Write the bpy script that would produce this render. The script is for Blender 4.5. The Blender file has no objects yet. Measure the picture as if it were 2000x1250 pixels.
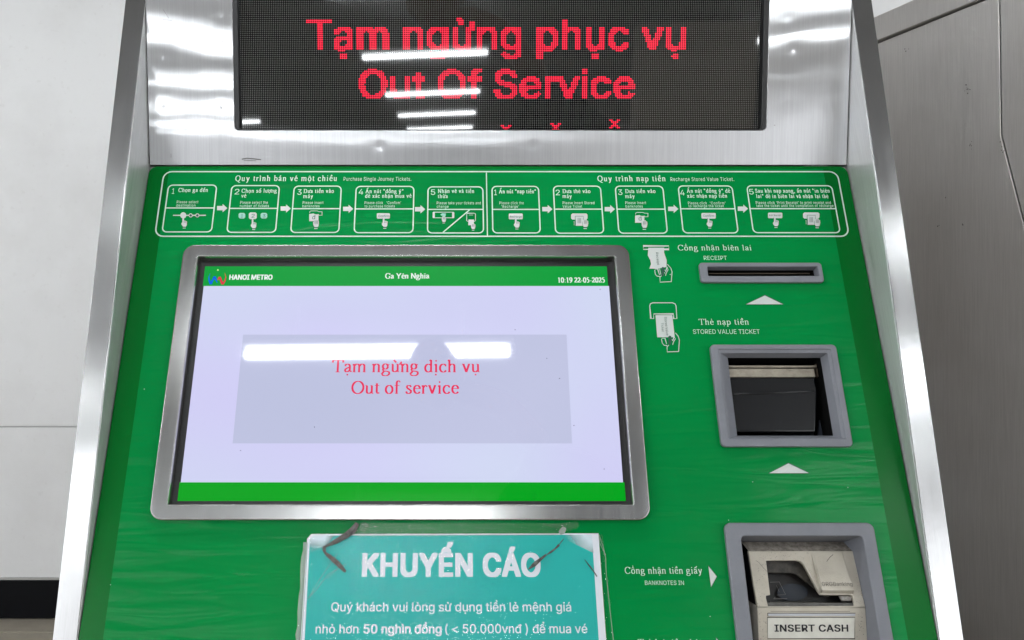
import bpy, bmesh, math, random, unicodedata
import numpy as np
from mathutils import Vector, Matrix
from mathutils.geometry import interpolate_bezier, tessellate_polygon
random.seed(7)
sc = bpy.context.scene
col = sc.collection
# ---------------------------------------------------------------- camera, world, exposure
CAMZ = 1.10
PITCH = math.radians(1.0)
F, CX, CY = 1500.0, 890.0, 625.0          # focal length and principal point, in pixels of a 2000 px wide frame
cd = bpy.data.cameras.new('camera')
cam = bpy.data.objects.new('camera', cd); col.objects.link(cam)
cam.location = (0, 0, CAMZ)
cam.rotation_euler = (math.radians(90) + PITCH, 0, 0)
cd.sensor_width = 36.0; cd.lens = 36.0 * F / 2000.0
cd.shift_x = 0.5 - CX / 2000.0
cd.clip_start = 0.01; cd.clip_end = 100
sc.camera = cam
wd = bpy.data.worlds.new('World'); sc.world = wd; wd.use_nodes = True
bgn = wd.node_tree.nodes['Background']
bgn.inputs[0].default_value = (0.95, 0.97, 1.0, 1); bgn.inputs[1].default_value = 1.7
sc.view_settings.view_transform = 'Standard'; sc.view_settings.look = 'None'
sc.view_settings.exposure = 0.78; sc.view_settings.gamma = 1
TUBE_POWER = 36.0
sc.cycles.max_bounces = 8; sc.cycles.transparent_max_bounces = 16
sc.cycles.caustics_reflective = False; sc.cycles.caustics_refractive = False
sc.cycles.use_denoising = True
sc.cycles.sample_clamp_indirect = 60; sc.cycles.blur_glossy = .3

# ---------------------------------------------------------------- planes
C = np.array([0, 0, CAMZ]); FW = np.array([0, math.cos(PITCH), math.sin(PITCH)])
UP = np.array([0, -math.sin(PITCH), math.cos(PITCH)]); RT = np.array([1., 0, 0])
def ray(x, y): return RT * (x - CX) / F + UP * (CY - y) / F + FW
class Plane:
    """a flat face of the machine: u to the right, v up along it, w out of it"""
    def __init__(s, o, r, u):
        s.o = np.array(o, float); s.r = np.array(r, float) / np.linalg.norm(r)
        s.u = np.array(u, float) / np.linalg.norm(u); s.n = np.cross(s.r, s.u)
    def uv(s, x, y, w=0.0):
        d = ray(x, y); t = np.dot(s.o + s.n * w - C, s.n) / np.dot(d, s.n)
        q = C + d * t - s.o
        return (float(np.dot(q, s.r)), float(np.dot(q, s.u)))
    def p(s, u, v, w=0.0): return Vector(s.o + s.r * u + s.u * v + s.n * w)
    def mat(s, w=0.0):
        o = s.o + s.n * w
        return Matrix(((s.r[0], s.u[0], s.n[0], o[0]), (s.r[1], s.u[1], s.n[1], o[1]), (s.r[2], s.u[2], s.n[2], o[2]), (0, 0, 0, 1)))
gu = UP * 4275 + FW * F
lu = UP * 23736 - FW * F
G = Plane(C + ray(890, 980) * .813, RT, gu)            # the sloping green panel
_d = ray(890, 323); _t = np.dot(G.o - C, G.n) / np.dot(_d, G.n)
J = C + _d * _t
L = Plane(J, RT, lu)                                   # the upright steel fascia above it
XL, XR = -0.3785, 0.4833                               # inner faces of the two side cheeks
VJ = G.uv(890, 323)[1]                                 # the fold between the two faces

# ---------------------------------------------------------------- materials
def new_mat(name):
    m = bpy.data.materials.new(name); m.use_nodes = True
    nt = m.node_tree; b = nt.nodes['Principled BSDF']
    return m, nt, b
def N(nt, t, **k):
    n = nt.nodes.new(t)
    for a, v in k.items(): setattr(n, a, v)
    return n
def coords(nt, scale, rot=(0, 0, 0)):
    g = N(nt, 'ShaderNodeNewGeometry'); mp = N(nt, 'ShaderNodeMapping')
    mp.inputs['Scale'].default_value = scale; mp.inputs['Rotation'].default_value = rot
    nt.links.new(g.outputs['Position'], mp.inputs['Vector']); return mp.outputs['Vector']
def noise(nt, vec, scale=1, detail=3, rough=.5, dist=0):
    n = N(nt, 'ShaderNodeTexNoise'); n.inputs['Scale'].default_value = scale
    n.inputs['Detail'].default_value = detail; n.inputs['Roughness'].default_value = rough; n.inputs['Distortion'].default_value = dist
    nt.links.new(vec, n.inputs['Vector']); return n.outputs['Fac']
def ramp(nt, fac, stops):
    r = N(nt, 'ShaderNodeValToRGB'); e = r.color_ramp.elements
    while len(e) < len(stops): e.new(.5)
    for k, (p, c) in enumerate(stops):
        e[k].position = p; e[k].color = (*c, 1) if len(c) == 3 else c
    nt.links.new(fac, r.inputs['Fac']); return r.outputs['Color']
def mrange(nt, fac, a, b, lo=0., hi=1.):
    r = N(nt, 'ShaderNodeMapRange'); r.inputs[1].default_value = lo; r.inputs[2].default_value = hi
    r.inputs[3].default_value = a; r.inputs[4].default_value = b
    nt.links.new(fac, r.inputs[0]); return r.outputs[0]
def bump(nt, h, strength, dist, prev=None):
    b = N(nt, 'ShaderNodeBump'); b.inputs['Strength'].default_value = strength; b.inputs['Distance'].default_value = dist
    nt.links.new(h, b.inputs['Height'])
    if prev is not None: nt.links.new(prev, b.inputs['Normal'])
    return b.outputs['Normal']
def flat(name, c, rough=.5, metal=0., spec=.5, emit=None, es=1., coat=0.):
    m, nt, b = new_mat(name)
    b.inputs['Base Color'].default_value = (*c, 1); b.inputs['Roughness'].default_value = rough
    b.inputs['Metallic'].default_value = metal; b.inputs['Specular IOR Level'].default_value = spec
    if coat: b.inputs['Coat Weight'].default_value = coat; b.inputs['Coat Roughness'].default_value = .05
    if emit: b.inputs['Emission Color'].default_value = (*emit, 1); b.inputs['Emission Strength'].default_value = es
    return m
def worn(name, c, c2, rough, scale=60, spec=.5, bmp=.1, metal=0.):
    m, nt, b = new_mat(name)
    v = coords(nt, (1, 1, 1)); n = noise(nt, v, scale, 6, .65)
    nt.links.new(ramp(nt, n, [(.35, c2), (.62, c)]), b.inputs['Base Color'])
    nt.links.new(mrange(nt, n, rough + .12, rough - .05), b.inputs['Roughness'])
    nt.links.new(bump(nt, noise(nt, v, 900, 2), bmp, .0004), b.inputs['Normal'])
    b.inputs['Specular IOR Level'].default_value = spec; b.inputs['Metallic'].default_value = metal
    return m
def brushed(name, grain, base=(.62, .625, .64), rough=.3, dents=.25, across=(1, 0, 0), aniso=.7, dark=.82, stain=(.9, .88, .85), dscale=3.0, rv=1., metal=1., fb=.03):
    """brushed stainless steel: fine lines along `grain`, faint dents and hand marks"""
    m, nt, b = new_mat(name)
    gz = Vector(grain).normalized(); ax = Vector(across).normalized(); nn = gz.cross(ax).normalized()
    g = N(nt, 'ShaderNodeNewGeometry')
    def dot(v, s):
        d = N(nt, 'ShaderNodeVectorMath', operation='DOT_PRODUCT'); nt.links.new(g.outputs['Position'], d.inputs[0])
        d.inputs[1].default_value = tuple(Vector(v) * s); return d.outputs['Value']
    def comb(a, bb, c):
        k = N(nt, 'ShaderNodeCombineXYZ')
        for q, s in zip(k.inputs, (a, bb, c)): nt.links.new(s, q)
        return k.outputs[0]
    fine = comb(dot(ax, 900), dot(gz, 14), dot(nn, 900)); mid = comb(dot(ax, 190), dot(gz, 3), dot(nn, 190))
    n1 = noise(nt, fine, 1, 4, .7); n2 = noise(nt, mid, 1, 4, .6)
    big = noise(nt, coords(nt, (1, 1, 1)), dscale, 4, .55)
    mx = N(nt, 'ShaderNodeMixRGB', blend_type='MULTIPLY'); mx.inputs[0].default_value = 1
    c1 = ramp(nt, n1, [(.3, tuple(x * dark for x in base)), (.7, base)])
    c2 = ramp(nt, big, [(.3, stain), (.65, (1, 1, 1))])
    nt.links.new(c1, mx.inputs[1]); nt.links.new(c2, mx.inputs[2]); nt.links.new(mx.outputs[0], b.inputs['Base Color'])
    b.inputs['Metallic'].default_value = metal
    ad = N(nt, 'ShaderNodeMath', operation='ADD'); nt.links.new(mrange(nt, n2, rough - .06 * rv, rough + .06 * rv, .3, .7), ad.inputs[0])
    nt.links.new(mrange(nt, big, -.04 * rv, .05 * rv, .3, .7), ad.inputs[1]); nt.links.new(ad.outputs[0], b.inputs['Roughness'])
    b.inputs['Anisotropic'].default_value = aniso
    t = N(nt, 'ShaderNodeCombineXYZ')
    for q, s in zip(t.inputs, ax): q.default_value = s          # the glint spreads across the grain
    nt.links.new(t.outputs[0], b.inputs['Tangent'])
    nb = bump(nt, n1, fb, .0002)
    nb = bump(nt, big, dents, .02, nb)
    nt.links.new(nb, b.inputs['Normal'])
    return m
def glass(name, tint=(1, 1, 1), ior=1.5, rough=0.0, haze=0.0, wav=None):
    """a clear pane: see through, with the mirror reflection of real glass"""
    m, nt, b = new_mat(name); nt.nodes.remove(b)
    out = nt.nodes['Material Output']
    # the mirror share of a thin film, the same from both of its sides
    ge = N(nt, 'ShaderNodeNewGeometry'); dt = N(nt, 'ShaderNodeVectorMath', operation='DOT_PRODUCT')
    nt.links.new(ge.outputs['Normal'], dt.inputs[0]); nt.links.new(ge.outputs['Incoming'], dt.inputs[1])
    def mth(op, x, y=None, c=None):
        k = N(nt, 'ShaderNodeMath', operation=op)
        for q_, v_ in zip(k.inputs, (x, y, c)):
            if v_ is None: continue
            if isinstance(v_, (int, float)): q_.default_value = v_
            else: nt.links.new(v_, q_)
        return k.outputs[0]
    f0 = ((ior - 1) / (ior + 1)) ** 2
    fres = mth('MULTIPLY_ADD', mth('POWER', mth('SUBTRACT', 1, mth('ABSOLUTE', dt.outputs['Value'])), 5), 1 - f0, f0)
    tr = N(nt, 'ShaderNodeBsdfTransparent'); tr.inputs[0].default_value = (*tint, 1)
    gl = N(nt, 'ShaderNodeBsdfGlossy'); gl.inputs['Roughness'].default_value = rough
    mx = N(nt, 'ShaderNodeMixShader'); nt.links.new(fres, mx.inputs[0])
    if wav:
        nrm = wav(nt); nt.links.new(nrm, gl.inputs['Normal'])
    last = tr.outputs[0]
    if haze:
        df = N(nt, 'ShaderNodeBsdfDiffuse'); df.inputs[0].default_value = (.85, .87, .87, 1)
        m2 = N(nt, 'ShaderNodeMixShader'); m2.inputs[0].default_value = haze
        nt.links.new(last, m2.inputs[1]); nt.links.new(df.outputs[0], m2.inputs[2]); last = m2.outputs[0]
    nt.links.new(last, mx.inputs[1]); nt.links.new(gl.outputs[0], mx.inputs[2])
    nt.links.new(mx.outputs[0], out.inputs['Surface']); return m

gdir, ldir = tuple(G.u), tuple(L.u)
M = {}
def fascia_mat():
    """polished sheet with an upright grain: each glint is drawn out sideways, and bends round the spot welds"""
    m, nt, b = new_mat('grained steel fascia'); out = nt.nodes['Material Output']
    g = N(nt, 'ShaderNodeNewGeometry'); P_ = g.outputs['Position']
    md = None
    for x, y in ((300, 300), (437, 289), (741, 287), (1041, 287), (1340, 288), (1565, 252), (432, 208), (1535, 197), (1550, 97), (433, 34), (1540, 33), (318, 112), (1600, 160), (320, 205)):
        q = L.p(*L.uv(x, y)); d = N(nt, 'ShaderNodeVectorMath', operation='DISTANCE'); nt.links.new(P_, d.inputs[0]); d.inputs[1].default_value = tuple(q)
        if md is None: md = d.outputs['Value']
        else:
            k = N(nt, 'ShaderNodeMath', operation='SMOOTH_MIN'); nt.links.new(md, k.inputs[0]); nt.links.new(d.outputs['Value'], k.inputs[1]); k.inputs[2].default_value = .003; md = k.outputs[0]
    pw = N(nt, 'ShaderNodeMath', operation='POWER'); nt.links.new(mrange(nt, md, 0, 1, 0, .10), pw.inputs[0]); pw.inputs[1].default_value = .5
    big = noise(nt, coords(nt, (1, 1, 1)), 6, 2, .4)
    nb = bump(nt, pw.outputs[0], .6, .00035, bump(nt, big, .25, .0015))
    fine = noise(nt, coords(nt, (700, 30, 12)), 1, 4, .7); streak = noise(nt, coords(nt, (160, 8, 3)), 1, 3, .6)
    mx = N(nt, 'ShaderNodeMixRGB', blend_type='MULTIPLY'); mx.inputs[0].default_value = 1
    nt.links.new(ramp(nt, fine, [(.25, (.47, .475, .49)), (.75, (.58, .585, .595))]), mx.inputs[1])
    nt.links.new(ramp(nt, streak, [(.3, (.93, .93, .93)), (.7, (1, 1, 1))]), mx.inputs[2]); colr = mx.outputs[0]
    offs = (-.16, -.08, 0, .08, .16); last = None
    for i, o in enumerate(offs):
        va = N(nt, 'ShaderNodeVectorMath', operation='ADD'); nt.links.new(nb, va.inputs[0]); va.inputs[1].default_value = (o, 0, 0)
        vn = N(nt, 'ShaderNodeVectorMath', operation='NORMALIZE'); nt.links.new(va.outputs[0], vn.inputs[0])
        gl = N(nt, 'ShaderNodeBsdfAnisotropic'); gl.inputs['Roughness'].default_value = .105; gl.inputs['Anisotropy'].default_value = .8
        nt.links.new(colr, gl.inputs['Color']); nt.links.new(vn.outputs[0], gl.inputs['Normal'])
        t = N(nt, 'ShaderNodeCombineXYZ')
        for q_, s_ in zip(t.inputs, L.u): q_.default_value = float(s_)
        nt.links.new(t.outputs[0], gl.inputs['Tangent'])
        if last is None: last = gl.outputs[0]
        else:
            ms = N(nt, 'ShaderNodeMixShader'); ms.inputs[0].default_value = 1 / (i + 1); nt.links.new(last, ms.inputs[1]); nt.links.new(gl.outputs[0], ms.inputs[2]); last = ms.outputs[0]
    df = N(nt, 'ShaderNodeBsdfDiffuse'); nt.links.new(colr, df.inputs[0]); nt.links.new(nb, df.inputs['Normal'])
    ms = N(nt, 'ShaderNodeMixShader'); ms.inputs[0].default_value = .38; nt.links.new(last, ms.inputs[1]); nt.links.new(df.outputs[0], ms.inputs[2])
    nt.nodes.remove(b); nt.links.new(ms.outputs[0], out.inputs['Surface']); return m
M['fascia'] = fascia_mat()
M['cheek'] = brushed('brushed steel cheek', (0, .3, .95), (.72, .725, .73), .42, .06, across=(0, 1, -.3), dscale=5, metal=.8)
M['edge'] = brushed('brushed steel edge band', (0, .23, .97), (.52, .525, .53), .21, .02, fb=.004, rv=.4, dark=.92,  stain=(.9, .89, .88), dscale=9)
M['bezel'] = brushed('satin steel bezel', gdir, (.42, .425, .43), .22, .03, aniso=.6, dark=.9, fb=.01, rv=.5)
M['lip'] = flat('polished steel lip', (.6, .59, .57), .25, 1)
M['cab'] = brushed('smoky brushed steel', (0, 0, 1), (.62, .60, .58), .38, .28, across=(.36, -.93, 0), aniso=.6, metal=.85, stain=(.80, .77, .74), dscale=2.2)
M['casing'] = brushed('steel casing', (0, 0, 1), (.5, .5, .51), .4, .05)
# green paint, with the horizontal ripples of the clear film stuck over it
def green_mat(name, c, c2, rough, ripple):
    m, nt, b = new_mat(name)
    v = coords(nt, (1, 1, 1)); n = noise(nt, v, 5, 3)
    nt.links.new(ramp(nt, n, [(.3, c2), (.7, c)]), b.inputs['Base Color'])
    b.inputs['Roughness'].default_value = rough
    b.inputs['Specular IOR Level'].default_value = .12
    w = noise(nt, coords(nt, (1.6, 30, 62)), 1, 2, .5); w2 = noise(nt, v, 9, 2)
    nb = bump(nt, w2, .25, .004); nb = bump(nt, w, ripple, .0012, nb)
    if c: nt.links.new(nb, b.inputs['Normal'])
    return m
M['green'] = green_mat('green enamel', (.0003, .155, .020), (.0003, .135, .017), .22, .0)
def film_wave(nt):
    w = noise(nt, coords(nt, (2.2, 22, 66)), 1, 2, .5); w2 = noise(nt, coords(nt, (1, 1, 1)), 11, 2)
    return bump(nt, w, .8, .0030, bump(nt, w2, .5, .004))
# rippled clear film, its brightening put into an opaque lighter green
def film_mat():
    m, nt, b = new_mat('rippled green film'); v = coords(nt, (1, 1, 1)); n = noise(nt, v, 4, 2)
    w = noise(nt, coords(nt, (7, 20, 58)), 1, 2, .4, .9); w2 = noise(nt, v, 9, 2)
    nt.links.new(ramp(nt, n, [(.3, (.0002, .215, .042)), (.7, (.0002, .262, .056))]), b.inputs['Base Color'])
    b.inputs['Roughness'].default_value = .20; b.inputs['Specular IOR Level'].default_value = .13
    nt.links.new(bump(nt, w, .8, .0020, bump(nt, w2, .5, .004)), b.inputs['Normal']); return m
M['film'] = film_mat()
M['print'] = flat('mint white print', (.60, .80, .67), .4)
M['print_white'] = flat('greyish white print', (.62, .66, .64), .4)
M['print_teal'] = flat('pale teal print', (.32, .66, .55), .4)
M['print_dark'] = flat('dark green print', (.01, .09, .05), .5)
M['grey'] = worn('grey moulded plastic', (.215, .225, .255), (.19, .20, .228), .42, 25, .5, .25)
M['black'] = flat('black plastic', (.006, .006, .007), .35)
M['dark'] = flat('dark recess', (.004, .004, .004), .8, spec=.1)
M['led_board'] = flat('glossy black led board', (.002, .002, .002), .028, spec=.5)
M['led_off'] = flat('unlit led lens', (.22, .225, .215), .028, spec=.5)
M['led_on'] = flat('lit red led', (.02, .002, .003), .028, emit=(1., .030, .070), es=1.25)
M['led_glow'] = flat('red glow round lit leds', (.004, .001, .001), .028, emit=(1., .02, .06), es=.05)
M['led_glass'] = glass('smoked acrylic', (.72, .72, .74), 1.42, .045)
M['screen_glass'] = glass('touchscreen glass', (.98, .98, .98), 1.5, .045)
M['smoke'] = flat('smoked plastic', (.012, .013, .015), .16, spec=.6)
M['beige'] = worn('worn champagne paint', (.60, .56, .475), (.53, .49, .41), .42, 45, .5, .5, .25)
M['beige_dirty'] = worn('grimy champagne edge', (.42, .38, .33), (.17, .155, .13), .6, 160)
M['plate'] = worn('off white label plate', (.76, .75, .68), (.68, .67, .60), .4, 70)
M['ink'] = flat('black ink', (.008, .007, .010), .5)
M['metal_worn'] = worn('worn cream metal', (.42, .38, .31), (.30, .27, .22), .45, 80, .5, .3, .5)
M['paper'] = flat('white paper', (.74, .76, .80), .6)
def disp(name, c, s=1., grad=None):
    m, nt, b = new_mat(name)
    b.inputs['Base Color'].default_value = (0.004, .004, .004, 1); b.inputs['Specular IOR Level'].default_value = .5; b.inputs['Roughness'].default_value = .035
    b.inputs['Emission Color'].default_value = (*c, 1); b.inputs['Emission Strength'].default_value = s
    b.inputs['Emission Strength'].default_value = s * .60
    if grad:
        n = noise(nt, coords(nt, (4, 4, 4)), 1, 1)
        nt.links.new(ramp(nt, n, [(.35, c), (.65, grad)]), b.inputs['Emission Color'])
    return m
M['scr_bg'] = disp('screen lavender', (.66, .64, .95), .93, (.66, .71, .93))
M['scr_box'] = disp('screen grey box', (.53, .56, .77), .93, (.56, .585, .80))
M['scr_green'] = disp('screen green', (.0, .33, .04), 1.)
M['scr_green2'] = disp('screen footer green', (.0, .36, .012), 1.)
M['scr_white'] = disp('screen white', (.85, .92, .9), 1)
M['scr_red'] = disp('screen red', (.80, .025, .10), 1)
M['scr_blue'] = disp('screen blue', (.0, .12, .75), 1)
M['scr_logo_red'] = disp('screen logo red', (.65, .03, .06), 1)
M['scr_yellow'] = disp('screen pale yellow', (.6, .9, .3), 1)
M['tube'] = flat('fluorescent tube', (.8, .8, .8), .5, emit=(.94, .98, 1.), es=TUBE_POWER)
M['lamp'] = flat('white enamel', (.75, .75, .75), .4)
# poster
def poster_mat(name, c, fade=None):
    m, nt, b = new_mat(name)
    b.inputs['Roughness'].default_value = .5; b.inputs['Base Color'].default_value = (*c, 1)
    v = coords(nt, (1, 1, 1)); n = noise(nt, v, 30, 5)
    nt.links.new(ramp(nt, n, [(.3, tuple(x * .93 for x in c)), (.7, c)]), b.inputs['Base Color'])
    return m
M['teal'] = poster_mat('teal print', (.0, .46, .41))
M['poster_white'] = flat('white poster print', (.78, .80, .86), .5)
def lam_wave(nt):
    v = coords(nt, (1, 1, 1)); a = noise(nt, v, 420, 3, .6); bb = noise(nt, v, 16, 3, .5)
    return bump(nt, a, .8, .00022, bump(nt, bb, .45, .0035))
M['laminate'] = glass('laminate film', (.99, 1, 1), 1.30, .03, .0, lam_wave)
def tape_wave(nt): return bump(nt, noise(nt, coords(nt, (1, 1, 1)), 120, 4, .6), .8, .0012)
M['tape'] = glass('clear packing tape', (.88, .92, .88), 1.4, .12, .035, tape_wave)
M['tape_edge'] = worn('grimy tape edge', (.13, .125, .115), (.04, .038, .034), .35, 200, .5, .6)
M['wrinkle'] = glass('folded laminate', (.8, .86, .84), 1.6, .10, .30, tape_wave)

# ---------------------------------------------------------------- objects
ROOT = {}
def link(name, me, mat, parent=None, smooth=False, label=None, kind=None):
    """me has world coordinates; it is rewritten relative to the parent"""
    if parent is not None:
        o0 = parent
        off = Vector((0, 0, 0))
        while o0 is not None: off += o0.location; o0 = o0.parent
        me.transform(Matrix.Translation(-off))
    ob = bpy.data.objects.new(name, me); col.objects.link(ob)
    if mat is not None:
        me.materials.clear(); me.materials.append(mat)
    if smooth:
        for p in me.polygons: p.use_smooth = True
    if parent is not None: ob.parent = parent
    if label: ob['label'] = label
    if kind: ob['kind'] = kind
    return ob
def thing(name, loc, label, cat, group=None):
    e = bpy.data.objects.new(name, None); col.objects.link(e); e.location = loc
    e.empty_display_size = .1; e['label'] = label; e['category'] = cat
    if group: e['group'] = group
    return e
def mesh_py(name, vs, fs):
    me = bpy.data.meshes.new(name); me.from_pydata([tuple(v) for v in vs], [], fs); me.update(); return me
def bevel_mesh(me, w, seg=2, angle=30):
    bm = bmesh.new(); bm.from_mesh(me)
    es = [e for e in bm.edges if len(e.link_faces) == 2 and e.calc_face_angle(0) > math.radians(angle)]
    bmesh.ops.bevel(bm, geom=es, offset=w, segments=seg, affect='EDGES', profile=.6, clamp_overlap=True)
    bm.to_mesh(me); bm.free(); return me
def box_mesh(name, lo, hi, bev=0, mat4=None):
    x0, y0, z0 = lo; x1, y1, z1 = hi
    vs = [(x0, y0, z0), (x1, y0, z0), (x1, y1, z0), (x0, y1, z0), (x0, y0, z1), (x1, y0, z1), (x1, y1, z1), (x0, y1, z1)]
    me = mesh_py(name, vs, [(3, 2, 1, 0), (4, 5, 6, 7), (0, 1, 5, 4), (1, 2, 6, 5), (2, 3, 7, 6), (3, 0, 4, 7)])
    if bev: bevel_mesh(me, bev)
    if mat4: me.transform(mat4)
    return me
def rrect(x0, y0, x1, y1, r, n=5):
    pts = []
    for cx, cy, a in ((x1 - r, y1 - r, 0), (x0 + r, y1 - r, 90), (x0 + r, y0 + r, 180), (x1 - r, y0 + r, 270)):
        for k in range(n + 1):
            t = math.radians(a + 90 * k / n); pts.append((cx + r * math.cos(t), cy + r * math.sin(t)))
    return pts
def plate_mesh(loops, thick, bev=0.0, seg=2):
    """a flat plate with holes: loops[0] outside, the rest holes; front face at w=0, body behind"""
    cu = bpy.data.curves.new('plate', 'CURVE'); cu.dimensions = '2D'; cu.fill_mode = 'BOTH'
    cu.extrude = max(thick / 2 - bev, 1e-6) if thick else 0; cu.bevel_depth = bev; cu.bevel_resolution = seg; cu.offset = -bev
    for lp in loops:
        s = cu.splines.new('POLY'); s.points.add(len(lp) - 1)
        for q, p in zip(s.points, lp): q.co = (p[0], p[1], 0, 1)
        s.use_cyclic_u = True
    ob = bpy.data.objects.new('plate', cu); col.objects.link(ob)
    dg = bpy.context.evaluated_depsgraph_get()
    me = bpy.data.meshes.new_from_object(ob.evaluated_get(dg))
    bpy.data.objects.remove(ob); bpy.data.curves.remove(cu)
    me.transform(Matrix.Translation((0, 0, -thick / 2)))
    return me
def plate(name, P, loops, w, thick, mat, parent, bev=0, seg=2, **k):
    me = plate_mesh(loops, thick, bev, seg); me.transform(P.mat(w)); return link(name, me, mat, parent, **k)
def quad_px(P, pts, w=0):
    return [P.uv(x, y, w) for x, y in pts]
def rect_px(P, tl, tr, br, bl, w=0, r=0.0, n=5):
    a = quad_px(P, (tl, tr, br, bl), w)
    x0 = (a[0][0] + a[3][0]) / 2; x1 = (a[1][0] + a[2][0]) / 2; y1 = (a[0][1] + a[1][1]) / 2; y0 = (a[2][1] + a[3][1]) / 2
    return (x0, y0, x1, y1), (rrect(x0, y0, x1, y1, r, n) if r else [(x0, y0), (x1, y0), (x1, y1), (x0, y1)])
class Print:
    """flat print on a face: filled shapes and strokes, each laid a hair above the last"""
    def __init__(s, P, w): s.P = P; s.w = w; s.v = []; s.f = []; s.k = 0
    def _z(s): s.k += 1; return s.w + (s.k % 40) * 1.2e-5
    def poly(s, pts):                                   # convex, or fan-able from its centre
        z = s._z(); b = len(s.v); cx = sum(p[0] for p in pts) / len(pts); cy = sum(p[1] for p in pts) / len(pts)
        s.v.append(s.P.p(cx, cy, z)); s.v += [s.P.p(p[0], p[1], z) for p in pts]
        n = len(pts); s.f += [(b, b + 1 + i, b + 1 + (i + 1) % n) for i in range(n)]
    def strip(s, pts, hw, closed=False):
        n = len(pts)
        if n < 2: return
        z = s._z(); b = len(s.v); L_, R_ = [], []
        for i, p in enumerate(pts):
            if closed: a, c = pts[i - 1], pts[(i + 1) % n]
            else: a, c = pts[max(i - 1, 0)], pts[min(i + 1, n - 1)]
            dx, dy = c[0] - a[0], c[1] - a[1]; l = math.hypot(dx, dy) or 1
            nx, ny = -dy / l, dx / l
            h = hw(nx, ny) if callable(hw) else hw
            if not callable(hw):
                d1 = (p[0] - a[0], p[1] - a[1]); l1 = math.hypot(*d1)
                if l1 > 0:
                    cs = abs(nx * -d1[1] / l1 + ny * d1[0] / l1); h = h / max(cs, .5)
            L_.append((p[0] + nx * h, p[1] + ny * h)); R_.append((p[0] - nx * h, p[1] - ny * h))
        for q, r in zip(L_, R_): s.v.append(s.P.p(q[0], q[1], z)); s.v.append(s.P.p(r[0], r[1], z))
        m = n if closed else n - 1
        for i in range(m):
            j = (i + 1) % n; s.f.append((b + 2 * i + 1, b + 2 * j + 1, b + 2 * j, b + 2 * i))
    def px(s, pts): return [s.P.uv(x, y, s.w) for x, y in pts]
    def fill_px(s, pts): s.poly(s.px(pts))
    def line_px(s, pts, wpx, closed=False):
        q = s.px(pts); u = s.P.uv(pts[0][0] + 1, pts[0][1], s.w); k = u[0] - q[0][0]
        s.strip(q, wpx * k / 2, closed)
    def make(s, name, mat, parent, **k):
        me = mesh_py(name, s.v, s.f)
        return link(name, me, mat, parent, **k)

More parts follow.
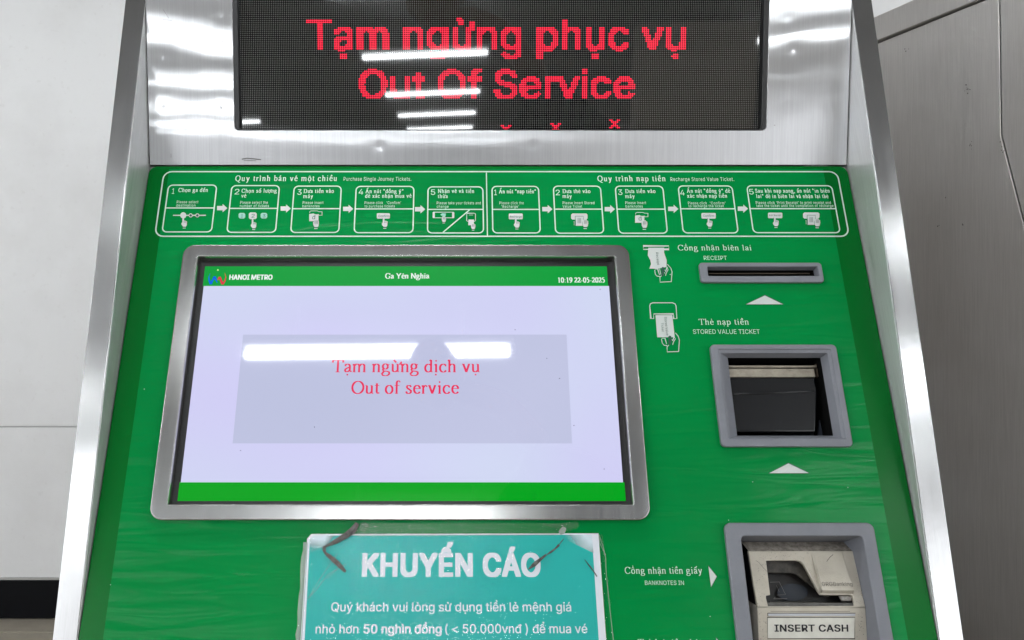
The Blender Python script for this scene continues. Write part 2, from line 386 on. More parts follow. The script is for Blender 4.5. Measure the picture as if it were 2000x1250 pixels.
# ---------------------------------------------------------------- a serif alphabet drawn with a flat pen
def arc(cx, cy, rx, ry, a0, a1, n=10):
    return [(cx + rx * math.cos(math.radians(a0 + (a1 - a0) * k / n)), cy + ry * math.sin(math.radians(a0 + (a1 - a0) * k / n))) for k in range(n + 1)]
XH, CAP, ASC, DSC = .45, .66, .68, -.21
def V(x, y0, y1): return [(x, y0), (x, y1)]
def sf(x, y, l=.075, r=.075): return ('s', x - l, x + r, y)     # a serif bar; y is its centre
def flag(x, y): return [(x - .085, y - .055), (x - .0, y - .015)]
GL = {
 'a': (.444, [arc(.2, .33, .125, .105, 165, 0, 8) + [(.325, .07), (.37, .03), (.43, .06)], [(.325, .27), (.17, .215), (.09, .15), (.08, .09), (.12, .03), (.18, .025), (.25, .045), (.325, .11)], ('d', .085, .34, .033)]),
 'b': (.5, [V(.115, .02, .67), flag(.115, .67), arc(.265, .22, .165, .21, 130, -140, 14) + [(.115, .06)]]),
 'c': (.444, [arc(.24, .22, .175, .215, 40, 325, 16), ('d', .365, .34, .035)]),
 'd': (.5, [V(.375, .03, .67), flag(.375, .67), [(.375, .38)] + arc(.235, .22, .17, .21, 50, 320, 14), sf(.40, .018, .02, .07)]),
 'e': (.444, [[(.075, .265), (.375, .265)] + arc(.235, .25, .155, .185, 5, 180, 10) + arc(.25, .225, .17, .21, 175, 322, 10)[1:]]),
 'f': (.333, [[(.14, .01), (.14, .52)] + arc(.235, .56, .095, .115, 180, 60, 6), ('s', .03, .29, .435), sf(.14, .013), ('d', .30, .625, .036)]),
 'g': (.5, [arc(.22, .305, .135, .14, 0, 360, 16), [(.30, .41), (.44, .415)], [(.13, .19), (.09, .12), (.13, .065), (.33, .045), (.43, .0), (.435, -.09), (.36, -.17), (.22, -.195), (.09, -.16), (.05, -.09), (.10, -.02), (.16, .05)]]),
 'h': (.5, [V(.115, .01, .67), flag(.115, .67), [(.115, .33)] + arc(.26, .33, .12, .105, 140, 0, 8) + [(.38, .01)], sf(.115, .013), sf(.38, .013)]),
 'i': (.278, [V(.14, .01, .44), flag(.14, .44), sf(.14, .013), ('d', .135, .61, .047)]),
 'k': (.5, [V(.115, .01, .67), flag(.115, .67), [(.12, .2), (.36, .42)], [(.21, .28), (.40, .02)], sf(.115, .013), sf(.40, .013), sf(.36, .435)]),
 'l': (.278, [V(.14, .01, .67), flag(.14, .67), sf(.14, .013)]),
 'm': (.778, [V(.115, .01, .44), flag(.115, .44), [(.115, .33)] + arc(.26, .33, .115, .105, 140, 0, 8) + [(.375, .01)], [(.385, .33)] + arc(.53, .33, .115, .105, 140, 0, 8) + [(.645, .01)], sf(.115, .013), sf(.375, .013, .06, .06), sf(.645, .013)]),
 'n': (.5, [V(.115, .01, .44), flag(.115, .44), [(.115, .33)] + arc(.26, .33, .12, .105, 140, 0, 8) + [(.38, .01)], sf(.115, .013), sf(.38, .013)]),
 'o': (.5, [arc(.25, .22, .175, .215, 0, 360, 24)]),
 'p': (.5, [V(.115, -.2, .44), flag(.115, .44), [(.115, .37)] + arc(.26, .22, .165, .21, 130, -140, 14), sf(.115, -.2)]),
 'r': (.333, [V(.115, .01, .44), flag(.115, .44), [(.12, .32), (.17, .39), (.23, .43), (.28, .42)], sf(.115, .013), ('d', .295, .39, .042)]),
 's': (.389, [[(.30, .35), (.27, .42), (.19, .435), (.11, .41), (.085, .35), (.13, .28), (.24, .215), (.31, .15), (.31, .08), (.25, .02), (.17, .01), (.09, .035), (.06, .12)]]),
 't': (.278, [[(.13, .55), (.13, .10), (.16, .04), (.21, .025), (.265, .06)], ('s', .03, .26, .435)]),
 'u': (.5, [[(.11, .43), (.11, .12)] + arc(.225, .12, .115, .10, 180, 300, 6) + [(.365, .10)], V(.37, .02, .43), sf(.09, .432, .06, .02), sf(.35, .432, .06, .02), sf(.41, .018, .03, .05)]),
 'v': (.5, [[(.10, .43), (.255, .01)], [(.40, .43), (.255, .01)], sf(.10, .435), sf(.39, .435, .06, .07)]),
 'x': (.5, [[(.10, .43), (.40, .01)], [(.38, .43), (.10, .01)], sf(.10, .435), sf(.39, .435, .06, .06), sf(.10, .013, .06, .06), sf(.40, .013)]),
 'y': (.5, [[(.10, .43), (.265, .03)], [(.41, .43), (.25, -.01), (.18, -.15), (.13, -.19), (.07, -.18)], sf(.10, .435), sf(.40, .435, .06, .07)]),
 'A': (.722, [[(.35, .66), (.61, .01)], [(.355, .64), (.11, .01)], [(.20, .23), (.51, .23)], sf(.11, .013, .09, .09), sf(.60, .013, .1, .1)]),
 'C': (.667, [arc(.36, .33, .29, .325, 35, 325, 20), [(.60, .64), (.60, .47)]]),
 'D': (.722, [V(.16, .01, .65), [(.16, .645), (.33, .645)] + arc(.33, .33, .32, .315, 85, -85, 14) + [(.16, .015)], sf(.10, .013, .08, .05), sf(.10, .648, .08, .05)]),
 'G': (.722, [arc(.37, .33, .29, .325, 38, 318, 20) + [(.585, .10), (.585, .27)], [(.61, .64), (.61, .48)], sf(.59, .29, .11, .09)]),
 'N': (.722, [V(.14, .01, .64), V(.60, .0, .65), [(.13, .65), (.60, .0)], sf(.13, .648, .11, .04), sf(.14, .013, .10, .1), sf(.60, .648, .1, .1)]),
 'O': (.722, [arc(.36, .33, .29, .325, 0, 360, 30)]),
 'Q': (.722, [arc(.36, .33, .29, .325, 0, 360, 30), [(.36, .01), (.48, -.12), (.60, -.16), (.70, -.15)]]),
 'S': (.556, [[(.44, .48), (.41, .58), (.33, .635), (.24, .645), (.15, .60), (.11, .52), (.14, .43), (.25, .36), (.38, .29), (.46, .21), (.46, .11), (.38, .03), (.27, .01), (.16, .04), (.09, .18)]]),
 'T': (.611, [V(.305, .01, .64), [(.03, .645), (.58, .645)], [(.035, .645), (.03, .52)], [(.575, .645), (.58, .52)], sf(.305, .013, .11, .11)]),
 'Y': (.722, [[(.12, .65), (.36, .31)], [(.62, .65), (.36, .31)], V(.36, .01, .31), sf(.36, .013, .1, .1), sf(.12, .648, .1, .09), sf(.61, .648, .09, .09)]),
 '0': (.5, [arc(.25, .33, .175, .325, 0, 360, 24)]),
 '1': (.5, [V(.26, .01, .66), [(.13, .57), (.26, .65)], sf(.26, .013, .11, .11)]),
 '2': (.5, [arc(.23, .47, .155, .175, 165, -10, 10) + [(.34, .33), (.05, .035)], [(.05, .03), (.43, .03)], [(.43, .03), (.46, .13)]]),
 '5': (.5, [[(.41, .64), (.17, .64), (.12, .42)], [(.12, .42), (.22, .41), (.33, .36), (.385, .27), (.38, .16), (.32, .07), (.22, .015), (.08, .02)]]),
 '9': (.5, [arc(.25, .46, .17, .19, 0, 360, 18), [(.42, .48), (.40, .27), (.30, .10), (.10, .0)]]),
 '"': (.408, [V(.12, .45, .66), V(.27, .45, .66)]),
 ',': (.25, [('d', .12, .04, .05), [(.14, .03), (.09, -.12)]]),
 '.': (.25, [('d', .12, .04, .05)]),
 ':': (.278, [('d', .14, .05, .05), ('d', .14, .38, .05)]),
 '-': (.333, [[(.04, .22), (.29, .22)]]),
 ' ': (.25, []),
}
def serif(pr, text, x0, y0, size, xscale=1., pen=(.1, .034), spacing=0.):
    """write text in panel metres from (x0, y0); returns its end"""
    a, b = pen
    x = x0
    hw = lambda nx, ny: (abs(nx) * a + abs(ny) * b) / 2 * size
    def T(p): return (x + p[0] * size * xscale, y0 + p[1] * size)
    def dot(px_, py_, r):
        c = T((px_, py_)); pr.poly([(c[0] + r * size * math.cos(t * .785), c[1] + r * size * math.sin(t * .785)) for t in range(8)])
    seq = unicodedata.normalize('NFD', text.replace('đ', '\x01').replace('Đ', '\x02'))
    for qi, ch in enumerate(seq):
        bar = None
        if ch == '\x01': ch = 'd'; bar = (.24, .47, .56)
        if ch == '\x02': ch = 'D'; bar = (.03, .34, .34)
        o = ord(ch)
        if 0x300 <= o <= 0x323:
            x = last[0]; cx = last[1]; top = last[2]
            ah = {'h': 0}.get('h')
            if o == 0x323: dot(cx, -.13, .048)
            elif o == 0x31B:
                e = last[3]; pr.strip([T(p) for p in [(e - .06, XH - .03), (e + .02, XH + .0), (e + .05, XH + .06), (e + .02, XH + .11)]], hw)
            else:
                sec = last[4]; yb = top + .07 + (.13 if sec else 0); cc = cx + (.10 if sec and o != 0x309 and o != 0x303 else 0)
                if sec and o in (0x300, 0x301): yb -= .05
                if o == 0x300: pr.strip([T((cc - .09, yb + .13)), T((cc + .05, yb))], hw)
                if o == 0x301: pr.strip([T((cc + .09, yb + .13)), T((cc - .05, yb))], hw)
                if o == 0x302: pr.strip([T((cc - .12, yb)), T((cc, yb + .11)), T((cc + .12, yb))], lambda nx, ny: .03 * size); last = (*last[:4], 1)
                if o == 0x306: pr.strip([T(p) for p in arc(cc, yb + .1, .1, .08, 190, 350, 6)], hw)
                if o == 0x303: pr.strip([T((cc - .12, yb + .02)), T((cc - .05, yb + .08)), T((cc + .05, yb + .03)), T((cc + .12, yb + .09))], lambda nx, ny: .028 * size)
                if o == 0x309: pr.strip([T((cc - .05, yb + .12)), T((cc + .03, yb + .13)), T((cc + .03, yb + .07)), T((cc, yb))], lambda nx, ny: .024 * size)
            x = nxt; continue
        adv, st = GL[ch]
        for s in st:
            if isinstance(s, tuple) and s[0] == 's':
                p, q = T((s[1], s[3])), T((s[2], s[3])); pr.strip([p, q], b * size / 2)
            elif isinstance(s, tuple) and s[0] == 'd': 
                dd = s
                if ch == 'i' and qi + 1 < len(seq) and 0x300 <= ord(seq[qi + 1]) <= 0x309: continue
                dot(*dd[1:])
            else: pr.strip([T(p) for p in s], hw)
        if bar: pr.strip([T((bar[0], bar[2])), T((bar[1], bar[2]))], b * size / 2)
        last = (x, adv / 2 - (.01 if ch != 'A' else 0), XH if ch.islower() else .66, adv, 0)
        x += (adv + spacing) * size * xscale; nxt = x
    return x
def serif_width(text, spacing=0.):
    t = [c for c in unicodedata.normalize('NFD', text.replace('đ', 'd').replace('Đ', 'D')) if not 0x300 <= ord(c) <= 0x323]
    return sum(GL[c][0] + spacing for c in t)
def serif_px(P, text, xa, xb, yb, cap, w, mat, parent, name='lettering', pen=(.1, .034), spacing=0., pr=None, **k):
    """serif text whose baseline runs from (xa, yb) to (xb, yb) and whose capitals are cap pixels high"""
    own = pr is None
    if own: pr = Print(P, w)
    a = P.uv(xa, yb, w); b = P.uv(xb, yb, w); c = P.uv(xa, yb - cap, w)
    size = (c[1] - a[1]) / CAP
    xs = (b[0] - a[0]) / (serif_width(text, spacing) * size)
    serif(pr, text, a[0], a[1], size, xs, pen, spacing)
    if own: return pr.make(name, mat, parent, **k)
FONT = None
try:                                                     # the sans-serif that ships with Blender, if it is there
    import os
    _f = os.path.join(bpy.utils.system_resource('DATAFILES'), 'fonts', 'Inter.woff2')
    if os.path.exists(_f): FONT = bpy.data.fonts.load(_f)
except Exception: FONT = None
def outline_mesh(ob):
    """fill each outline of the lettering by itself, so that strokes that overlap in the font do not cancel out"""
    cv = ob.to_curve(bpy.context.evaluated_depsgraph_get()); loops = []
    for sp in cv.splines:
        if sp.type == 'BEZIER':
            bp = sp.bezier_points; pts = []
            for i in range(len(bp)):
                a, b = bp[i], bp[(i + 1) % len(bp)]
                e_ = b.co - a.co; h1, h2 = a.handle_right - a.co, b.co - b.handle_left
                st = abs(h1.x * e_.y - h1.y * e_.x) < 2e-5 * max(e_.length, 1e-3) and abs(h2.x * e_.y - h2.y * e_.x) < 2e-5 * max(e_.length, 1e-3)
                q = [a.co.copy(), b.co.copy()] if st else interpolate_bezier(a.co, a.handle_right, b.handle_left, b.co, 5)
                pts += [Vector((p[0], p[1], 0)) for p in q[:-1]]
        else: pts = [Vector((p.co[0], p.co[1], 0)) for p in sp.points]
        cl = [p for i, p in enumerate(pts) if (p - pts[i - 1]).length > 1e-6]
        if len(cl) > 2: loops.append(cl)
    ob.to_curve_clear()
    area = [sum(l[i - 1].x * l[i].y - l[i].x * l[i - 1].y for i in range(len(l))) / 2 for l in loops]
    if not loops: return bpy.data.meshes.new('text')
    sg = 1 if area[max(range(len(area)), key=lambda i: abs(area[i]))] > 0 else -1
    def inside(p, l):
        c = False
        for i in range(len(l)):
            a, b = l[i - 1], l[i]
            if (a.y > p.y) != (b.y > p.y) and p.x < (b.x - a.x) * (p.y - a.y) / (b.y - a.y) + a.x: c = not c
        return c
    base_ = [i for i, a in enumerate(area) if a * sg > 0]
    stray = [i for i, a in enumerate(area) if a * sg <= 0 and not any(all(inside(p, loops[o]) for p in loops[i]) for o in base_)]
    outs = base_ + stray; hol = {i: [] for i in outs}
    for i, a in enumerate(area):
        if a * sg <= 0 and i not in stray:
            cand = [o for o in base_ if inside(loops[i][0], loops[o])]
            if cand: hol[min(cand, key=lambda o: abs(area[o]))].append(i)
    vs, fs = [], []
    for n, o in enumerate(outs):
        grp = [loops[o]] + [loops[h] for h in hol[o]]; b = len(vs); flat_ = [p for l in grp for p in l]
        vs += [(p.x, p.y, (n % 3) * 1.1e-5) for p in flat_]
        tri = tessellate_polygon(grp); ta = 0.0
        for t in tri:
            a_, b_, c_ = (flat_[k] for k in t); ta += abs((b_.x - a_.x) * (c_.y - a_.y) - (c_.x - a_.x) * (b_.y - a_.y)) / 2
        want = abs(area[o]) - sum(abs(area[h]) for h in hol[o])
        if len(tri) < len(flat_) - 2 + 2 * len(hol[o]) or abs(ta - want) > .004 * want:      # an outline that crosses itself: let the curve filler do it
            me_ = plate_mesh([[(p.x, p.y) for p in l] for l in grp], 0)
            del vs[b:]; vs += [(v.co.x, v.co.y, (n % 3) * 1.1e-5) for v in me_.vertices]
            fs += [tuple(b + k for k in p.vertices) for p in me_.polygons]
            continue
        for t in tri:
            a_, b_, c_ = (flat_[k] for k in t)
            up = (b_.x - a_.x) * (c_.y - a_.y) - (c_.x - a_.x) * (b_.y - a_.y) > 0
            fs.append(tuple(b + k for k in (t if up else t[::-1])))
    return mesh_py('text', vs, fs)
def sans_mesh(text, bold=0.0, space=1.0, res=3, font=0):
    faux = bold if bold > 0 else 0
    cu = bpy.data.curves.new('text', 'FONT'); cu.body = text; cu.size = 1; cu.offset = 0 if FONT and not font else bold; cu.resolution_u = res
    cu.space_character = space
    if FONT and not font: cu.font = FONT
    ob = bpy.data.objects.new('text', cu); col.objects.link(ob)
    if FONT and not font:
        me = outline_mesh(ob)
    else:
        me = bpy.data.meshes.new_from_object(ob.evaluated_get(bpy.context.evaluated_depsgraph_get()))
    bpy.data.objects.remove(ob); bpy.data.curves.remove(cu)
    if faux and FONT and not font:                       # heavier: the same outline laid down a few times, slightly apart
        co = [tuple(v.co) for v in me.vertices]; fs = [tuple(p.vertices) for p in me.polygons]; vs, f2 = [], []
        for k, (dx, dy) in enumerate(((-1, -.6), (1, -.6), (-1, .6), (1, .6), (0, .6), (0, -.6), (-1, 0), (1, 0), (0, 0)) if faux > .03 else ((-1, -.6), (1, -.6), (-1, .6), (1, .6), (0, 0))):
            b = len(vs); vs += [(x + dx * faux, y + dy * faux, z + k * 3.4e-5) for x, y, z in co]; f2 += [tuple(i + b for i in f) for f in fs]
        me = mesh_py('text', vs, f2)
    return me
def sans_px(P, text, xa, xb, yb, cap, w, mat, parent, name='lettering', bold=0., space=1., font=0, **k):
    me = sans_mesh(text, bold, space, 3, font)
    co = np.array([v.co[:] for v in me.vertices]); x0, x1 = co[:, 0].min(), co[:, 0].max()
    a = P.uv(xa, yb, w); b = P.uv(xb, yb, w); c = P.uv(xa, yb - cap, w)
    sy = (c[1] - a[1]) / (CAPH2 if font else CAPH); sx = (b[0] - a[0]) / (x1 - x0)
    me.transform(Matrix.Translation((a[0], a[1], 0)) @ Matrix.Diagonal((sx, sy, 1, 1)) @ Matrix.Translation((-x0, 0, 0)))
    me.transform(P.mat(w))
    return link(name, me, mat, parent, **k)
_m = sans_mesh('H'); CAPH = max(v.co.y for v in _m.vertices)

_m = sans_mesh('H', font=1); CAPH2 = max(v.co.y for v in _m.vertices)

# ================================================================ the setting
def struct(name, me, mat):
    o = link(name, me, mat); o['kind'] = 'structure'; return o
WALLY = 2.98
M['floor'] = worn('beige floor tile', (.40, .36, .29), (.35, .31, .25), .35, 12, .5, .05)
M['joint'] = flat('floor joint', (.17, .15, .13), .8)
M['ceiling'] = flat('ceiling panel', (.22, .22, .225), .8)
M['rear'] = worn('brown grey stone', (.58, .50, .42), (.50, .43, .37), .5, 3, .4, 0)
def wall_mat():
    m, nt, b = new_mat('white wall panel'); v = coords(nt, (1, 1, 1))
    n = noise(nt, v, 2.2, 5, .6); n2 = noise(nt, v, 40, 4, .7)
    mx = N(nt, 'ShaderNodeMixRGB', blend_type='MULTIPLY'); mx.inputs[0].default_value = 1
    nt.links.new(ramp(nt, n, [(.30, (.65, .65, .65)), (.55, (.72, .725, .73))]), mx.inputs[1])
    nt.links.new(ramp(nt, n2, [(.22, (.90, .89, .88)), (.40, (1, 1, 1))]), mx.inputs[2])
    nt.links.new(mx.outputs[0], b.inputs['Base Color']); b.inputs['Roughness'].default_value = .45
    nt.links.new(bump(nt, n, .1, .01), b.inputs['Normal']); return m
M['wall'] = wall_mat(); M['skirt'] = worn('black skirting stone', (.004, .0045, .006), (.003, .003, .004), .5, 9, .08, 0)
struct('floor', box_mesh('floor', (-7, -14, -.1), (7, WALLY - .14, 0)), M['floor'])
o = struct('floor_border', box_mesh('floor_border', (-7, WALLY - .134, -.1), (7, WALLY + .1, .002)), M['floor'])
struct('ceiling', box_mesh('ceiling', (-7, -14, 2.94), (7, WALLY + .2, 3.06)), M['ceiling'])
o = link('far_wall', box_mesh('far_wall', (-7, -14.2, 0), (7, -14, 3)), flat('far wall paint', (.45, .45, .46), .8)); o['label'] = 'plain grey wall at the far end of the hall behind the camera'; o['category'] = 'wall'
wall = thing('panelled_wall', (0, WALLY, 0), 'white panelled wall with a black skirting behind the machine', 'wall')
zs = CAMZ - (833 - 651) / 1500 * WALLY
link('wall_panel', box_mesh('wall_panel', (-7, WALLY, zs + .003), (7, WALLY + .1, 2.93), .002), M['wall'], wall)
link('wall_panel', box_mesh('wall_panel', (-7, WALLY - .001, .158), (7, WALLY + .1, zs - .003), .002), M['wall'], wall)
link('panel_joint', box_mesh('panel_joint', (-7, WALLY + .004, zs - .004), (7, WALLY + .06, zs + .004)), flat('joint filler', (.42, .42, .42), .8), wall)
link('skirting', box_mesh('skirting', (-7, WALLY - .012, .006), (7, WALLY + .1, .150), .003), M['skirt'], wall)
link('skirting_cap', box_mesh('skirting_cap', (-7, WALLY - .006, .1505), (7, WALLY + .1, .1575), .001), flat('grimy sealant', (.42, .41, .39), .7), wall)
rear = thing('stone_column', (2.1, -5.2, 0), 'broad brown grey stone column across the hall, seen only as a reflection', 'column')
link('shaft', box_mesh('shaft', (1.60, -5.3, 0), (2.62, -5.0, 2.855), .01), M['rear'], rear)
# ceiling lights: rows of bare fluorescent tubes, the ones whose reflections show in the glass
def ceiling_light(x, y, slope, lab, ln=1.14):
    z = 2.65 + slope * (x + .34)
    t = thing('ceiling_light', (x, y, z + .05), lab, 'ceiling light', 'rows of fluorescent ceiling lights')
    bm = bmesh.new(); bmesh.ops.create_cone(bm, cap_ends=True, segments=14, radius1=.021, radius2=.021, depth=ln)
    me = bpy.data.meshes.new('tube'); bm.to_mesh(me); bm.free()
    R_ = Matrix.Translation((x, y, z)) @ Matrix.Rotation(-math.atan(slope), 4, 'Y')
    me.transform(R_ @ Matrix.Rotation(math.radians(90), 4, 'Y'))
    link('tube', me, M['tube'], t, True)
    link('housing', box_mesh('housing', (-ln / 2 - .03, -.03, .035), (ln / 2 + .03, .03, .07), .004, R_), M['lamp'], t)
    for s in (-1, 1): link('lamp_holder', box_mesh('lamp_holder', (s * (ln / 2 + .02) - .012, -.02, -.02), (s * (ln / 2 + .02) + .012, .02, .035), .003, R_), M['lamp'], t)
    for s in (-1, 1): link('hanger', box_mesh('hanger', (x + s * .4 - .004, y - .004, z + .06 + s * .4 * slope), (x + s * .4 + .004, y + .004, 2.93)), M['lamp'], t)
for i, (y, sl_, nm) in enumerate(((.72, .012, 'right above the machine'), (-1.36, .012, 'mirrored in the touchscreen'), (-3.35, .012, 'second row out from the machine'),
        (-5.40, .04, 'topmost row mirrored in the red letter display'), (-7.75, .04, 'second row down mirrored in the display'), (-9.85, .04, 'third row down mirrored in the display'), (-11.9, .04, 'lowest row mirrored in the display'))):
    for j, (x, side) in enumerate(((-3.5, 'left'), (-.28, 'middle'), (2.9, 'right'))):
        if j == 2 and i > 4: continue
        if i == 1 and j == 1: x = -.365
        if i == 3 and j == 2: x = 3.1
        ceiling_light(x, y, sl_, 'white fluorescent ceiling tube, %s of its row, %s' % (side, nm), 1.225 if i == 1 else 1.14)

# ================================================================ neighbouring steel cabinet
q0 = C + ray(1745, 651) * 1.35
NB = Plane(q0, (.388, -1, 0), (0, 0, 1))
nb = thing('steel_cabinet', (float(q0[0]) + .2, float(q0[1]), 0), 'smoky brushed steel cabinet beside the ticket machine, seen from its side', 'cabinet')
def nbp(x, y): return NB.uv(x, y)
top1, top2 = nbp(1731, 26)[1], nbp(1738, 72)[1]
u_s = nbp(1954, 200)[0]; v_k = nbp(1952, 265)[1]; kk = nbp(2000, 440)
zf = -CAMZ + .0 - (q0[2] - CAMZ)
sl = (kk[0] - u_s) / (kk[1] - v_k)
vb = -.25; ub = u_s + sl * (vb - v_k)
ul = nbp(1500, 300)[0] - .35
plate('side_panel', NB, [[(ul, zf), (ub + .0, zf), (ub, vb), (u_s, v_k), (u_s, top2 - .003), (ul, top2 - .003)]], 0, .02, M['cab'], nb, .0015)
M['cab2'] = M['cab']
plate('door_panel', NB, [[(ub + .004, zf), (ub + .45, zf), (ub + .45, top2 + .3), (u_s + .004, top2 + .3), (u_s + .004, v_k), (ub + .004, vb)]], .004, .02, M['cab'], nb, .0015)
plate('panel_gap', NB, [[(ul, zf), (ub + .44, zf), (ub + .44, top2 - .001), (ul, top2 + .004)]], -.021, .3, M['dark'], nb)  # black backing: the shadow in the gap is put into its colour
plate('top_trim', NB, [[(ul, top2), (u_s + .0, top2), (u_s, top1), (ul, top1)]], .006, .30, M['cab'], nb, .0015)
NB3 = [(-.012, top2 - .0), ]
# little rust pits on the cabinet
pr = Print(NB, .0006)
for x, y, n_ in ((1890, 170, 9), (1897, 290, 6), (1995, 262, 4), (1960, 300, 6), (1976, 288, 5), (1774, 97, 3), (1847, 384, 2), (1835, 440, 2), (1882, 440, 2)):
    for k in range(n_):
        c = NB.uv(x + random.gauss(0, 3), y + random.gauss(0, 9 if n_ > 4 else 2)); r = random.uniform(.0004, .0010)
        pr.poly([(c[0] + r * math.cos(t), c[1] + r * math.sin(t) * 1.3) for t in (0, 1, 2, 3, 4, 5)])
pr.make('rust_pits', flat('rust pit', (.03, .02, .015), .8), nb, kind='stuff')

# ================================================================ the ticket machine
tm = thing('ticket_machine', (0.052, 1.2, 0), 'green and stainless steel metro ticket machine showing an out of service notice', 'ticket machine')
def front(z): return .8423 + .2205 * (z - CAMZ)
ZT = 1.76
def prism_x(name, prof, x0, x1, bev=0):
    n = len(prof); vs = [(x0, y, z) for y, z in prof] + [(x1, y, z) for y, z in prof]
    fs = [tuple(range(n)), tuple(range(2 * n - 1, n - 1, -1))] + [(i, i + n, (i + 1) % n + n, (i + 1) % n) for i in range(n)]
    me = mesh_py(name, vs, fs)
    bm = bmesh.new(); bm.from_mesh(me); bmesh.ops.recalc_face_normals(bm, faces=bm.faces); bm.to_mesh(me); bm.free()
    if bev: bevel_mesh(me, bev, 2, 15)
    return me
zlow = CAMZ - .62
prof = [(front(ZT), ZT), (front(zlow), zlow), (front(zlow) + .10, zlow - .06), (front(zlow) + .10, .05), (1.5, .05), (1.5, ZT)]
th = .0252
for a, b in ((XL - th, XL), (XR, XR + th)):
    ck = link('side_cheek', prism_x('side_cheek', prof, a, b, .0009), M['cheek'], tm)
    # the folded front band: its own brushed face, a hair proud of the cheek
    e0 = [(front(ZT), ZT), (front(zlow), zlow)]
    n_ = Vector((0, -1, .2205)).normalized() * .0011
    vs = []
    for y, z in ((front(ZT), ZT), (front(zlow), zlow)):
        for dx in (a + .0006, b - .0006):
            vs.append(Vector((dx, y, z)) + n_)
    vs += [v - n_ * .8 for v in vs]
    me = mesh_py('edge_band', vs, [(0, 1, 3, 2), (4, 6, 7, 5), (0, 4, 5, 1), (1, 5, 7, 3), (3, 7, 6, 2), (2, 6, 4, 0)])
    bm = bmesh.new(); bm.from_mesh(me); bmesh.ops.recalc_face_normals(bm, faces=bm.faces); bm.to_mesh(me); bm.free()
    bevel_mesh(me, .0006, 2)
    link('edge_band', me, M['edge'], ck)
link('cabinet_body', box_mesh('cabinet_body', (XL + .002, 1.06, .05), (XR - .002, 1.48, ZT - .004)), M['casing'], tm)
link('top_cover', box_mesh('top_cover', (XL - th, .95, ZT + .001), (XR + th, 1.5, ZT + .012), .002), M['casing'], tm)
link('plinth', box_mesh('plinth', (XL - .01, .86, 0), (XR + .01, 1.45, .049), .002), M['skirt'], tm)
link('lower_door', box_mesh('lower_door', (XL + .002, front(zlow) + .125, .052), (XR - .002, front(zlow) + .14, zlow - .03), .002), M['casing'], tm)

# --- upright steel fascia with the display window
LB = L.uv(890, 255)[1]
wx0, wx1 = -.2722, .3822
LTOP = LB + .30
win = rrect(wx0, LB, wx1, LTOP, .0055)
fa = plate('display_fascia', L, [[(XL + .0012, .0006), (XR - .0012, .0006), (XR - .0012, .40), (XL + .0012, .40)], win], 0, .002, M['fascia'], tm, .0003, 1)
# little dents and scratches on the steel
pr = Print(L, .0002)
def scr(pts, w): pr.line_px(pts, w)
scr([(472, 311), (482, 309), (495, 310), (510, 312)], 1.8); scr([(476, 313), (500, 314)], 1.0)
scr([(318, 38), (326, 39), (336, 40)], .8); scr([(319, 19), (324, 27), (330, 36)], .7); scr([(334, 300), (334, 308)], .8)
for x, y in ((761, 316), (1512, 244), (364, 82), (433, 80)): pr.line_px([(x, y), (x + 2, y + 1)], 1.6)
pr.make('scratch', flat('dark scratch', (.06, .055, .05), .5), fa, kind='stuff')
led = bpy.data.objects.new('led_display', None); col.objects.link(led); led.parent = tm; led.location = Vector(L.p(.055, LB + .15)) - tm.location
fr_w = .0062
plate('display_housing', L, [rrect(wx0 + .0003, LB + .0003, wx1 - .0003, LTOP - .0003, .0052), rrect(wx0 + fr_w, LB + .0016, wx1 - fr_w, LTOP - .0016, .002)], -.0004, .012, M['black'], led, .0006)
plate('led_board', L, [[(wx0 + .001, LB + .0005), (wx1 - .001, LB + .0005), (wx1 - .001, LTOP - .0005), (wx0 + .001, LTOP - .0005)]], -.0075, .004, M['led_board'], led)
PITCHL = .00228; WL = -.0071
def tri_mask(me, T_, us, vs_):
    """which led cells fall inside the lettering"""
    me.calc_loop_triangles(); co = np.array([T_ @ v.co for v in me.vertices])[:, :2]
    U, V_ = np.meshgrid(us, vs_); m = np.zeros(U.shape, bool)
    for t in me.loop_triangles:
        a, b, c = co[list(t.vertices)]
        lo = np.minimum(np.minimum(a, b), c); hi = np.maximum(np.maximum(a, b), c)
        i0, i1 = np.searchsorted(us, (lo[0], hi[0])); j0, j1 = np.searchsorted(vs_, (lo[1], hi[1]))
        if i0 == i1 or j0 == j1: continue
        u, v = U[j0:j1, i0:i1], V_[j0:j1, i0:i1]
        d = (b[0] - a[0]) * (c[1] - a[1]) - (c[0] - a[0]) * (b[1] - a[1])
        if abs(d) < 1e-14: continue
        s = ((u - a[0]) * (c[1] - a[1]) - (c[0] - a[0]) * (v - a[1])) / d
        r = ((b[0] - a[0]) * (v - a[1]) - (u - a[0]) * (b[1] - a[1])) / d
        m[j0:j1, i0:i1] |= (s >= 0) & (r >= 0) & (s + r <= 1)
    return m
us = np.arange(wx0 + fr_w + .0012, wx1 - fr_w - .0006, PITCHL)
vs_ = np.arange(LB + .0026, LTOP - .002, PITCHL)
lit = np.zeros((len(vs_), len(us)), bool)
for text, xa, xb, yb, cap, bold in (('Tạm ngừng phục vụ', 600, 1339, 97.5, 59, .020), ('Out Of Service', 701, 1240, 192, 55, .020)):
    me = sans_mesh(text, bold); co = np.array([v.co[:] for v in me.vertices]); x0, x1 = co[:, 0].min(), co[:, 0].max()
    a = L.uv(xa, yb, WL); b = L.uv(xb, yb, WL); c = L.uv(xa, yb - cap, WL)
    T_ = Matrix.Translation((a[0], a[1], 0)) @ Matrix.Diagonal(((b[0] - a[0]) / (x1 - x0), (c[1] - a[1]) / CAPH, 1, 1)) @ Matrix.Translation((-x0, 0, 0))
    lit |= tri_mask(me, T_, us, vs_)
